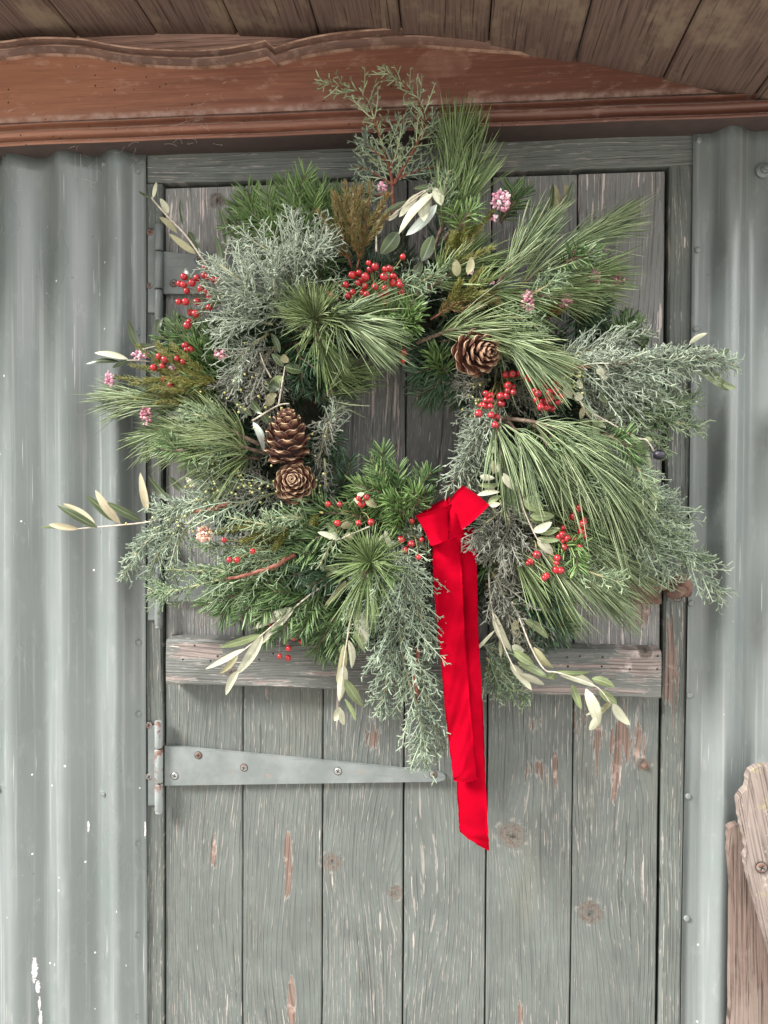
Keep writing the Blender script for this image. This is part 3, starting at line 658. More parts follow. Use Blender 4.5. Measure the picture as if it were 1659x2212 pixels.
M_flower = [foliage('pink_heather_bells', [(0, (.42, .10, .20)), (.45, (.58, .28, .36)), (.75, (.72, .55, .58)), (1, (.80, .72, .70))], .55),
            foliage('dusky_heather_bells', [(0, (.22, .045, .085)), (.5, (.40, .16, .20)), (.8, (.58, .38, .38)), (1, (.72, .60, .56))], .55),
            foliage('peach_heather_bells', [(0, (.48, .15, .10)), (.4, (.66, .36, .27)), (.75, (.76, .60, .50)), (1, (.82, .74, .66))], .55)]
def bark(name, a, b):
    n = NT(name); return n.done(n.mix(n.step(n.noise(n.pos, 220, 4), .35, .65), a, b), .75, n.noise(n.pos, 400, 3), .0005, .7)
M_bark = bark('brown_twig_bark', (.075, .050, .034), (.16, .11, .075)); M_redbark = bark('red_twig_bark', (.13, .038, .026), (.24, .085, .05))
M_palestem = bark('pale_olive_twig', (.36, .31, .24), (.52, .47, .38)); M_greenstem = bark('green_berry_stalk', (.10, .11, .035), (.20, .16, .06)); M_cypstem = bark('greenish_cypress_stem', (.20, .20, .09), (.30, .27, .15))
def leaf_mat(name, top, under, rough=.38):
    n = NT(name); k = n.noise(n.pos, 60, 4, .6); r = n.rnd
    var = n.add(.82, n.mul(r, .36))
    t = n.mix(n.step(k, .3, .7), [c*.8 for c in top], [c*1.2 for c in top]); u = n.mix(n.step(k, .3, .7), [c*.88 for c in under], [min(.85, c*1.08) for c in under])
    spot = n.step(n.noise(n.pos, 170, 3), .70, .74); u = n.mix(n.mul(spot, .35), u, (.30, .22, .13))
    c = n.mix(n.backface, t, u); ra = n.node('ShaderNodeAttribute'); ra.attribute_name = 'rib'; rf = ra.outputs['Fac']
    c = n.mix(n.mul(n.step(rf, .16, .04), .55), c, [(a_+b_)*.62 for a_, b_ in zip(top, under)]); c = n.mix(n.mul(n.step(rf, .55, 1.0), .25), c, (.16, .16, .07)); hv = n.node('ShaderNodeHueSaturation'); n.set(hv.inputs['Color'], c); n.set(hv.inputs['Value'], var)
    return n.done(hv.outputs[0], n.step(n.backface, 0, 1, rough, .62), n.noise(n.pos, 250, 2), .0004, .35, spec=.45)
LEAF = {'p': leaf_mat('pale_leaf', (.080, .105, .040), (.44, .440, .325)), 'd': leaf_mat('dark_leaf', (.040, .060, .024), (.30, .30, .20), .32),
        'g': leaf_mat('green_leaf', (.130, .165, .070), (.42, .42, .29)), 'm': leaf_mat('dull_leaf', (.06, .08, .03), (.270, .255, .145)), 'b': leaf_mat('beige_leaf', (.06, .08, .03), (.36, .31, .205)), 'q': leaf_mat('silvery_leaf', (.06, .08, .03), (.46, .51, .465))}
n_ = NT('red_berry'); _X = n_.sep(n_.node('ShaderNodeTexCoord').outputs['Object'])
_c = n_.mix(n_.step(n_.noise(n_.pos, 130, 3), .3, .75), (.30, .012, .016), (.46, .030, .026)); _c = n_.mix(n_.mul(n_.rnd, .7), _c, (.24, .008, .020))
_c = n_.mix(n_.step(_X[2], .0041, .0047), _c, (.045, .02, .014)); M_berry = n_.done(_c, .30, n_.noise(n_.pos, 300, 2), .0004, .3, spec=.5)
n_ = NT('cone_scale'); _X = n_.sep(n_.node('ShaderNodeTexCoord').outputs['Generated'])
_g = n_.noise(n_.pos, 160, 3)
_c = n_.mix(n_.step(_g, .3, .7), (.095, .036, .024), (.170, .070, .045)); _c = n_.mix(n_.mul(n_.step(_X[0], .80, .95), n_.step(n_.noise(n_.pos, 110, 3), .25, .6, .35, 1.0)), _c, (.46, .29, .175))
_c = n_.mix(n_.mul(n_.step(_X[0], .93, 1.0), .7), _c, (.44, .32, .21)); M_scale = n_.done(_c, .55, _g, .0006, .6)
n_ = NT('cone_core'); M_core = n_.done((.03, .015, .012), .8)
n_ = NT('red_velvet'); _g = n_.noise(n_.pos, 900, 2); _b = n_.noise(n_.pos, 26, 4)
_c = n_.mix(n_.step(_b, .3, .7), (.27, .0004, .0085), (.38, .0006, .0125)); _c = n_.mix(n_.mul(n_.step(n_.noise(n_.pos, 130, 4, .7), .60, .75), .25), _c, (.20, .0003, .006))
M_velvet = n_.done(_c, .95, n_.add(n_.mul(_g, .5), _b), .0008, .35, spec=.02, **{'Sheen Weight': .05, 'Sheen Roughness': .5, 'Sheen Tint': (1.0, .12, .16, 1)})
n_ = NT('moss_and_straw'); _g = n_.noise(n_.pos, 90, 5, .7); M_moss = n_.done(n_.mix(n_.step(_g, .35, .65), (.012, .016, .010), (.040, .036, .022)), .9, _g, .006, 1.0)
n_ = NT('black_olive'); _g = n_.noise(n_.pos, 150, 4); M_olive = n_.done(n_.mix(n_.step(_g, .4, .7), (.010, .008, .016), (.035, .028, .045)), .38, _g, .003, .9)
n_ = NT('cobweb'); M_web = n_.done((.55, .47, .43), .9)

# ================================================================== the wreath
WC = np.array([855., 925.])
wr = thing('wreath', 'big round Christmas wreath of pine, fir, cypress, heather and olive on the door', 'wreath', P(855, 925, .04))
a = Acc(); V = []; F = []; nu, nv = 96, 16; r_ = np.random.default_rng(2)
for i in range(nu):
    th = 2*math.pi*i/nu; cR = 262+14*math.sin(3*th+1)
    for j in range(nv):
        ph = 2*math.pi*j/nv; q = 1+.12*r_.normal()
        px_, py_ = WC[0]+6+(cR+92*math.cos(ph)*q)*math.cos(th), WC[1]-4+(cR+92*math.cos(ph)*q)*math.sin(th)*.98
        V.append(P(px_, py_, .034+.030*math.sin(ph)*q))
for i in range(nu):
    for j in range(nv): F.append((i*nv+j, ((i+1) % nu)*nv+j, ((i+1) % nu)*nv+(j+1) % nv, i*nv+(j+1) % nv))
a.add(V, F); a.build('moss_ring', M_moss, wr)

VIEW = np.array([0., -1, 0])
def clear_wall(P0, D, L, bend, gap=.006):
    """keep what grows towards the wall from passing through it"""
    endy = P0[:, 1]+(D[:, 1]+bend[:, 1])*L; over = endy > -gap
    D = D.copy(); bend = bend.copy()
    D[over, 1] = (-gap-P0[over, 1])/L[over]-bend[over, 1]
    return D, bend
def sprig_path(pts, n=24): return bez([P(*p) for p in pts], n)
def along(path, t):
    u = np.clip(t, 0, 1)*(len(path)-1); i = np.minimum(u.astype(int), len(path)-2); f = (u-i)[:, None]
    return path[i]*(1-f)+path[i+1]*f, nrm(path[i+1]-path[i])
def around(T, az):
    A = nrm(np.cross(T, VIEW+np.array([.013, .01, .02]))); B = nrm(np.cross(A, T))
    return A*np.cos(az)[:, None]+B*np.sin(az)[:, None]
def pine(pts, L=130, n=420, spread=34, droop=.16, t0=.25, mat=0, w=.00128, fwd=.25, tuft=.22, stemr=.0028, lean=None):
    path = sprig_path(pts); a = Acc()
    tube(a, path, np.linspace(stemr, stemr*.55, len(path)), 7); st = a.build('pine_sprig', M_bark, wr)
    nf = max(20, int(n*.62)//5); t = np.where(RNG.random(nf) < tuft, RNG.uniform(.93, 1, nf), RNG.uniform(t0, 1, nf)); t = np.repeat(t, 5)
    p, T = along(path, t); N = len(t)
    az = np.repeat(RNG.uniform(0, 2*np.pi, nf), 5)+RNG.normal(0, .22, N)
    ang = np.radians(np.repeat(RNG.uniform(.45, 1.25, nf), 5)*spread+RNG.normal(0, 6, N))*(1.15-.45*t)
    side = around(T, az); side[:, 1] *= .75
    D = nrm(T*np.cos(ang)[:, None]+side*np.sin(ang)[:, None])
    Ln = .88*L*S*np.where(RNG.random(N) < .15, RNG.uniform(.45, .75, N), RNG.uniform(.75, 1.12, N))
    bend = np.array([0, 0, -1.])*droop*RNG.uniform(.3, 1.4, N)[:, None]+T*fwd*RNG.uniform(0, 1, N)[:, None]-side*.10+RNG.normal(0, .06, (N, 3))
    if lean is not None: bend = bend+np.array(lean)[None]*t[:, None]
    D, bend = clear_wall(p, D, Ln, bend)
    b = Acc(); strands(b, p, D, Ln, w*RNG.uniform(.85, 1.2, N), bend, ((0, .7), (.25, 1), (.6, 1), (.88, .75), (1, .1)))
    tag(b.build('needles', M_pine[mat], st), kind='stuff'); return st
def fir(pts, lat=4, L=36, mat=0, name='fir_sprig', dens=1.0, w=.0023, flat2=.65, latlen=.45, lift=(-.25, 1.1)):
    path = sprig_path(pts); a = Acc(); paths = [path]
    tube(a, path, np.linspace(.0028, .0014, len(path)), 7)
    full = np.linalg.norm(path[-1]-path[0])
    for k in range(lat):
        t = .18+.62*(k+.5)/max(lat, 1); p, T = along(path, np.array([t])); sgn = 1 if k % 2 else -1
        sd = around(T, np.array([0 if sgn > 0 else np.pi]))[0]; d = nrm(T[0]*.74+sd*.67+VIEW*RNG.uniform(-.15, .25))
        ln = full*latlen*(1.1-.6*t)*RNG.uniform(.8, 1.15); e = p[0]+d*ln+T[0]*ln*.12
        e[1] = min(e[1], -.012)
        q = bez([p[0], p[0]+d*ln*.5, e], 10); paths.append(q); tube(a, q, np.linspace(.0016, .001, 10), 6)
    st = a.build(name, M_bark, wr); b = Acc()
    for q in paths:
        ln = np.linalg.norm(np.diff(q, axis=0), axis=1).sum(); N = max(10, int(ln/.00092*dens))
        t = np.sort(RNG.uniform(.04, 1, N)); p, T = along(q, t)
        sg = np.where(np.arange(N) % 2, 1., -1.); ph = RNG.uniform(lift[0], lift[1], N)
        side = around(T, np.where(sg > 0, ph, np.pi-ph))
        ang = np.radians(RNG.uniform(52, 74, N))*(1-.45*t**6)
        D = nrm(T*np.cos(ang)[:, None]+side*np.sin(ang)[:, None]); Ln = L*S*RNG.uniform(.8, 1.08, N)*(1-.35*t**5)*(.75+.25*np.minimum(t*8, 1))
        bend = T*.22+RNG.normal(0, .03, (N, 3)); D, bend = clear_wall(p, D, Ln, bend, .004)
        strands(b, p, D, Ln, w*RNG.uniform(.85, 1.15, N), bend, ((0, .55), (.2, 1), (.75, 1), (1, .35)), 4, flat2)
    tag(b.build('needles', M_fir[mat], st), kind='stuff'); return st
def cypress(pts, wid=70, n=34, mat=0, tl=15, step=6.5, name='cypress_sprig', stem=None, w=.00155, taper=.85, lean=(0, 0, 0), flat=.6, tw_ang=(32, 62), stemr=.0018, t0=.05, sparse=1.0):
    path = sprig_path(pts); a = Acc(); tube(a, path, np.linspace(stemr, stemr*.45, len(path)), 7)
    st = a.build(name, stem or M_cypstem, wr); b = Acc(); c = Acc()
    t = np.linspace(t0, .98, n)+RNG.normal(0, .012, n); t = np.clip(t, 0, 1); p, T = along(path, t)
    az = np.where(np.arange(n) % 2, 0., np.pi)+RNG.normal(0, flat, n)
    ang = np.radians(RNG.uniform(*tw_ang, n)); D = nrm(T*np.cos(ang)[:, None]+around(T, az)*np.sin(ang)[:, None])
    Ln = wid*S*((1-t)**.6*taper+(1-taper)+.12)*RNG.uniform(.55, 1.15, n)
    bend = T*.30+np.array(lean)[None]+RNG.normal(0, .10, (n, 3)); D, bend = clear_wall(p, D, Ln, bend)
    strands(b, p, D, Ln, w*1.05, bend, ((0, 1), (.3, .95), (.65, .85), (1, .6), (1.005, .05)), 5)
    P0, DD, LL = [], [], []
    def twiglets(p0, d, bnd, ln):
        k = max(2, int(ln/(step*S)*sparse))
        for i in range(k):
            s = (i+.6)/k; q = p0+d*ln*s+bnd*ln*s*s; tg = nrm(d+2*bnd*s)
            sd = around(tg[None], np.array([(0. if i % 2 else np.pi)+RNG.normal(0, .7)]))[0]
            an = rad(RNG.uniform(30, 58)); P0.append(q); DD.append(tg*math.cos(an)+sd*math.sin(an)); LL.append(tl*S*RNG.uniform(.55, 1.25)*(1.1-.45*s))
    for i in range(n): twiglets(p[i], D[i], bend[i], Ln[i])
    # short shoots straight on the main stem too
    m2 = n*2; t2 = RNG.uniform(t0, 1, m2); p2, T2 = along(path, t2); az2 = RNG.uniform(0, 2*np.pi, m2); an2 = np.radians(RNG.uniform(25, 55, m2))
    P0 += list(p2); DD += list(T2*np.cos(an2)[:, None]+around(T2, az2)*np.sin(an2)[:, None]); LL += list(tl*S*RNG.uniform(.6, 1.2, m2))
    P0, DD, LL = np.array(P0), nrm(np.array(DD)), np.array(LL)
    bd = RNG.normal(0, .12, P0.shape)+np.array(lean)[None]*.5; DD, bd = clear_wall(P0, DD, LL, bd, .004)
    strands(b, P0, DD, LL, w*RNG.uniform(.75, 1.1, len(LL)), bd, ((0, .9), (.4, 1), (.85, .8), (1, .45), (1.02, .02)), 5)
    # the finest side shoots
    k = RNG.random(len(P0)) < .75; q = P0[k]+DD[k]*(LL[k]*.5)[:, None]; d3 = nrm(DD[k]*.8+nrm(RNG.normal(size=q.shape))*.75); l3 = LL[k]*RNG.uniform(.35, .6, k.sum()); b3 = np.zeros_like(q); d3, b3 = clear_wall(q, d3, l3, b3, .003)
    strands(b, q, d3, l3, w*.8, b3, ((0, .9), (.7, .85), (1, .5), (1.02, .02)), 5)
    tag(b.build('twigs', M_cyp[mat], st), kind='stuff'); return st
def bells(acc, c, r, n, sq=(1, 1, 1), size=2.6):
    V, F = ICO1
    for i in range(n):
        d = nrm(RNG.normal(size=3)); d[1] = -abs(d[1])*.9 if RNG.random() < .8 else d[1]
        q = c+d*np.array(sq)*r*S*RNG.uniform(.55, 1.0); ax = nrm(d+RNG.normal(0, .4, 3))
        A = nrm(np.cross(ax, [.3, .5, .8])); B = np.cross(ax, A); s = size*S*RNG.uniform(.75, 1.25)
        acc.add(q+s*(V[:, :1]*A+V[:, 1:2]*B+1.7*V[:, 2:]*ax), F)
def heather(pts, L=10, n=420, mat=0, side=3, flowers=(), fm=0, t0=.12):
    path = sprig_path(pts, 16); a = Acc(); tube(a, path, np.linspace(.0014, .0008, 16), 6); paths = [path]
    full = np.linalg.norm(path[-1]-path[0])
    for k in range(side):
        t = .15+.5*k/max(1, side); p, T = along(path, np.array([t])); d = nrm(T[0]*.86+around(T, np.array([(0 if k % 2 else np.pi)+RNG.normal(0, .3)]))[0]*.5)
        q = bez([p[0], p[0]+d*full*.22, p[0]+d*full*.40+T[0]*full*.05], 8); q[:, 1] = np.minimum(q[:, 1], -.008); paths.append(q); tube(a, q, .0008, 5)
    st = a.build('heather_sprig', M_redbark if mat else M_bark, wr); b = Acc()
    for i, q in enumerate(paths):
        N = int(n*.6) if i == 0 else int(n*.3); t = RNG.uniform(t0 if i == 0 else .1, 1, N); p, T = along(q, t); az = RNG.uniform(0, 2*np.pi, N); an = np.radians(RNG.uniform(38, 68, N))*(1-.4*t**5)
        D = nrm(T*np.cos(an)[:, None]+around(T, az)*np.sin(an)[:, None]); Ln = L*S*RNG.uniform(.7, 1.2, N); bd = T*.25; D, bd = clear_wall(p, D, Ln, bd, .003)
        strands(b, p, D, Ln, .0012, bd, ((0, .8), (.5, 1), (1, .3)), 3)
    tag(b.build('needles', M_heath[mat], st), kind='stuff')
    for (x, y, d, r, nn, sx, sz) in flowers:
        c = Acc(); bells(c, P(x, y, d), r, nn, (sx, 1, sz)); c.build('flower_head', M_flower[fm], st)
    return st
LEAFN = [0]
def leaf(parent, bx, by, tx, ty, wpx, kind, d0, d1, curl=None):
    """one leaf from its stalk (bx, by) to its tip, the named side towards the viewer"""
    LEAFN[0] += 1; r = np.random.default_rng(LEAFN[0]*13+1)
    p0, p1 = P(bx, by, d0), P(tx, ty, d1); ax = p1-p0; ln = np.linalg.norm(ax); ax = ax/ln
    sd = nrm(np.cross(ax, VIEW+r.normal(0, .22, 3))); up = np.cross(sd, ax)
    if up[1] > 0: up = -up; sd = -sd
    W = wpx*S*.46; K = 9; V = []; cu = r.uniform(-.09, .12) if curl is None else curl; fold = r.uniform(.12, .34)*(1 if r.random() < .7 else -1); tw = r.uniform(-.35, .35); sb = r.uniform(-.07, .07)
    for i in range(K):
        t = i/(K-1); w = W*(math.sin(math.pi*min(1, t*.93+.02)**.82)**.80)*(.30 if i == 0 else 1)+.0002
        if i == K-1: w = .0002
        c = p0+ax*ln*t+up*(cu*ln*math.sin(math.pi*t))+sd*sb*ln*math.sin(math.pi*t)
        an = tw*(t-.4); s2 = sd*math.cos(an)+up*math.sin(an); u2 = up*math.cos(an)-sd*math.sin(an)
        for q in (-1, -.5, 0, .5, 1): V.append(c+s2*w*q+u2*w*fold*(abs(q)-.35)*(1 if abs(q) else .9))
    F = [(i*5+j, i*5+j+1, i*5+6+j, i*5+5+j) for i in range(K-1) for j in range(4)]
    A, B, C = np.array(V[0*5+20]), np.array(V[0*5+24]), np.array(V[5*8+2]); nn = np.cross(B-A, C-A)
    faces_front = nn[1] < 0; dark = kind in 'dg'
    if faces_front != dark: F = [f[::-1] for f in F]
    acc = Acc(); acc.add(V, F); o = acc.build('leaf', LEAF[kind], parent)
    at = o.data.attributes.new('rib', 'FLOAT', 'POINT'); at.data.foreach_set('value', np.tile([1., .5, 0., .5, 1.], K).astype(np.float32)); return o
def olive(stems, text, ox, oy, k, d=.11, dd=.0, stemr=.0012, stemmat=None, name='olive_sprig'):
    """stems: lists of points; text: leaves 'bx,by,tx,ty,width,side' in the close-up measured at (ox, oy) with scale k"""
    a = Acc()
    for s in stems:
        pts = [P(ox+k*p[0], oy+k*p[1], p[2] if len(p) > 2 else d) for p in s]; n = max(6, len(pts)*4)
        tube(a, bez(pts, n), np.linspace(stemr, stemr*.6, n), 7)
    st = a.build(name, stemmat or M_palestem, wr)
    for it in text.split(';'):
        q = it.strip().split(',')
        if len(q) < 6: continue
        bx, by, tx, ty, w = [float(v) for v in q[:5]]; e = float(q[6]) if len(q) > 6 else 0
        r = ((int(bx)*7+int(ty)*3) % 11)/11-.5
        leaf(st, ox+k*bx, oy+k*by, ox+k*tx, oy+k*ty, w*k, q[5], d+e, d+e+dd+.016*r)
    return st

# ---------------- filling greenery round the ring
def ringpt(th, r, d): return (WC[0]+r*math.cos(th), WC[1]+r*math.sin(th), d)
fr_ = np.random.default_rng(21)
for k in range(44):
    th = 2*math.pi*(k+fr_.uniform(-.3, .3))/44
    kind = k % 3
    if kind < 2:
        r0, r1 = fr_.uniform(205, 270), fr_.uniform(385, 455); dth = fr_.uniform(-.45, .45)
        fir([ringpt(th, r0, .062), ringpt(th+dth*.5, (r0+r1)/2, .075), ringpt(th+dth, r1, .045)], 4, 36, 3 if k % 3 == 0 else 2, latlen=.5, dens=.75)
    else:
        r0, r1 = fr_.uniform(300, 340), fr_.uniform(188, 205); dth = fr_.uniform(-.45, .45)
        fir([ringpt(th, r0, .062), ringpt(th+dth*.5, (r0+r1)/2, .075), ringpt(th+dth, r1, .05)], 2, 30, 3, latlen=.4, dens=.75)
for k in range(16):
    th = 2*math.pi*(k+fr_.uniform(-.3, .3))/16; dth = fr_.uniform(-.6, .6); r0, r1 = fr_.uniform(230, 280), fr_.uniform(340, 430)
    cypress([ringpt(th, r0, .07), ringpt(th+dth*.5, (r0+r1)/2, .088), ringpt(th+dth, r1, .075)], 75, 26, 3 if k % 2 else 0, 16)

# ---------------- fir where it shows
FIRS = [([(690, 590, .08), (650, 500, .095), (615, 392, .085)], 4, 40, 1), ([(660, 560, .08), (580, 490, .09), (508, 440, .075)], 4, 40, 1), ([(710, 560, .075), (705, 470, .085), (695, 400, .07)], 3, 38, 1),  # brighter colour on these three makes up for the roof's shade
        ([(700, 660, .09), (690, 600, .10), (700, 545, .10)], 2, 36, 0), ([(540, 840, .08), (470, 790, .095), (415, 690, .085)], 5, 40, 0), ([(520, 830, .075), (430, 770, .085), (345, 725, .06)], 4, 36, 0),
        ([(1010, 740, .09), (960, 800, .10), (925, 878, .085)], 4, 34, 2), ([(1000, 730, .085), (930, 750, .09), (890, 830, .08)], 3, 32, 2),
        ([(905, 1120, .10), (830, 1070, .115), (762, 1046, .11)], 3, 32, 1), ([(890, 1110, .10), (850, 1050, .11), (800, 992, .10)], 4, 34, 0), ([(930, 1110, .10), (915, 1060, .105), (910, 1015, .09)], 2, 30, 0),
        ([(770, 1140, .08), (735, 1060, .09), (715, 985, .075)], 3, 36, 2), ([(840, 1130, .11), (740, 1110, .125), (615, 1112, .115)], 2, 36, 0), ([(760, 1180, .10), (690, 1165, .115), (600, 1180, .10)], 3, 36, 0),
        ([(770, 1240, .10), (690, 1225, .11), (620, 1200, .095)], 4, 36, 2), ([(650, 1230, .08), (560, 1270, .09), (438, 1308, .065)], 5, 38, 0), ([(730, 1250, .085), (640, 1300, .095), (552, 1335, .07)], 5, 38, 0),
        ([(770, 1270, .08), (720, 1340, .09), (680, 1410, .06)], 5, 38, 0), ([(790, 1280, .08), (770, 1340, .09), (755, 1395, .06)], 3, 36, 0),
        ([(1090, 1190, .075), (1150, 1280, .085), (1185, 1345, .06)], 5, 38, 2), ([(1120, 1230, .07), (1160, 1320, .08), (1180, 1390, .05)], 5, 38, 2), ([(1090, 1220, .09), (1060, 1215, .095), (1035, 1205, .09)], 1, 30, 0),
        ([(1080, 480, .08), (1110, 440, .09), (1132, 408, .08)], 1, 34, 0), ([(1200, 640, .07), (1260, 690, .08), (1300, 720, .06)], 5, 38, 2), ([(1220, 620, .07), (1270, 630, .08), (1310, 650, .055)], 4, 36, 2),
        ([(640, 740, .10), (650, 790, .11), (655, 850, .10)], 2, 32, 2), ([(690, 760, .085), (700, 820, .095), (712, 880, .085)], 3, 32, 2), ([(780, 790, .08), (760, 815, .09), (735, 850, .085)], 3, 30, 2), ([(1060, 800, .085), (1010, 830, .095), (985, 880, .085)], 3, 32, 2), ([(720, 900, .07), (705, 950, .085), (700, 1010, .08)], 3, 32, 2), ([(1290, 760, .075), (1340, 730, .085), (1360, 690, .065)], 2, 36, 0), ([(560, 1060, .07), (520, 1080, .085), (470, 1110, .07)], 3, 34, 2), ([(1330, 880, .06), (1390, 880, .07), (1440, 890, .05)], 4, 34, 0)]
for pts, lat, L, m in FIRS: fir(pts, lat, L, m)
for pts, lat in (([(820, 735, .125), (865, 700, .135), (905, 670, .14)], 3), ([(870, 745, .11), (880, 710, .13), (890, 690, .14)], 2), ([(880, 1130, .125), (865, 1100, .135), (845, 1075, .14)], 3), ([(900, 1160, .11), (870, 1130, .125), (840, 1120, .13)], 3), ([(890, 1100, .12), (905, 1080, .13), (890, 1060, .13)], 1), ([(470, 790, .09), (440, 770, .10), (400, 745, .09)], 2), ([(960, 830, .09), (955, 790, .105), (930, 760, .11)], 2)):
    fir(pts, lat, 32, 1, lift=(-.4, 1.4))

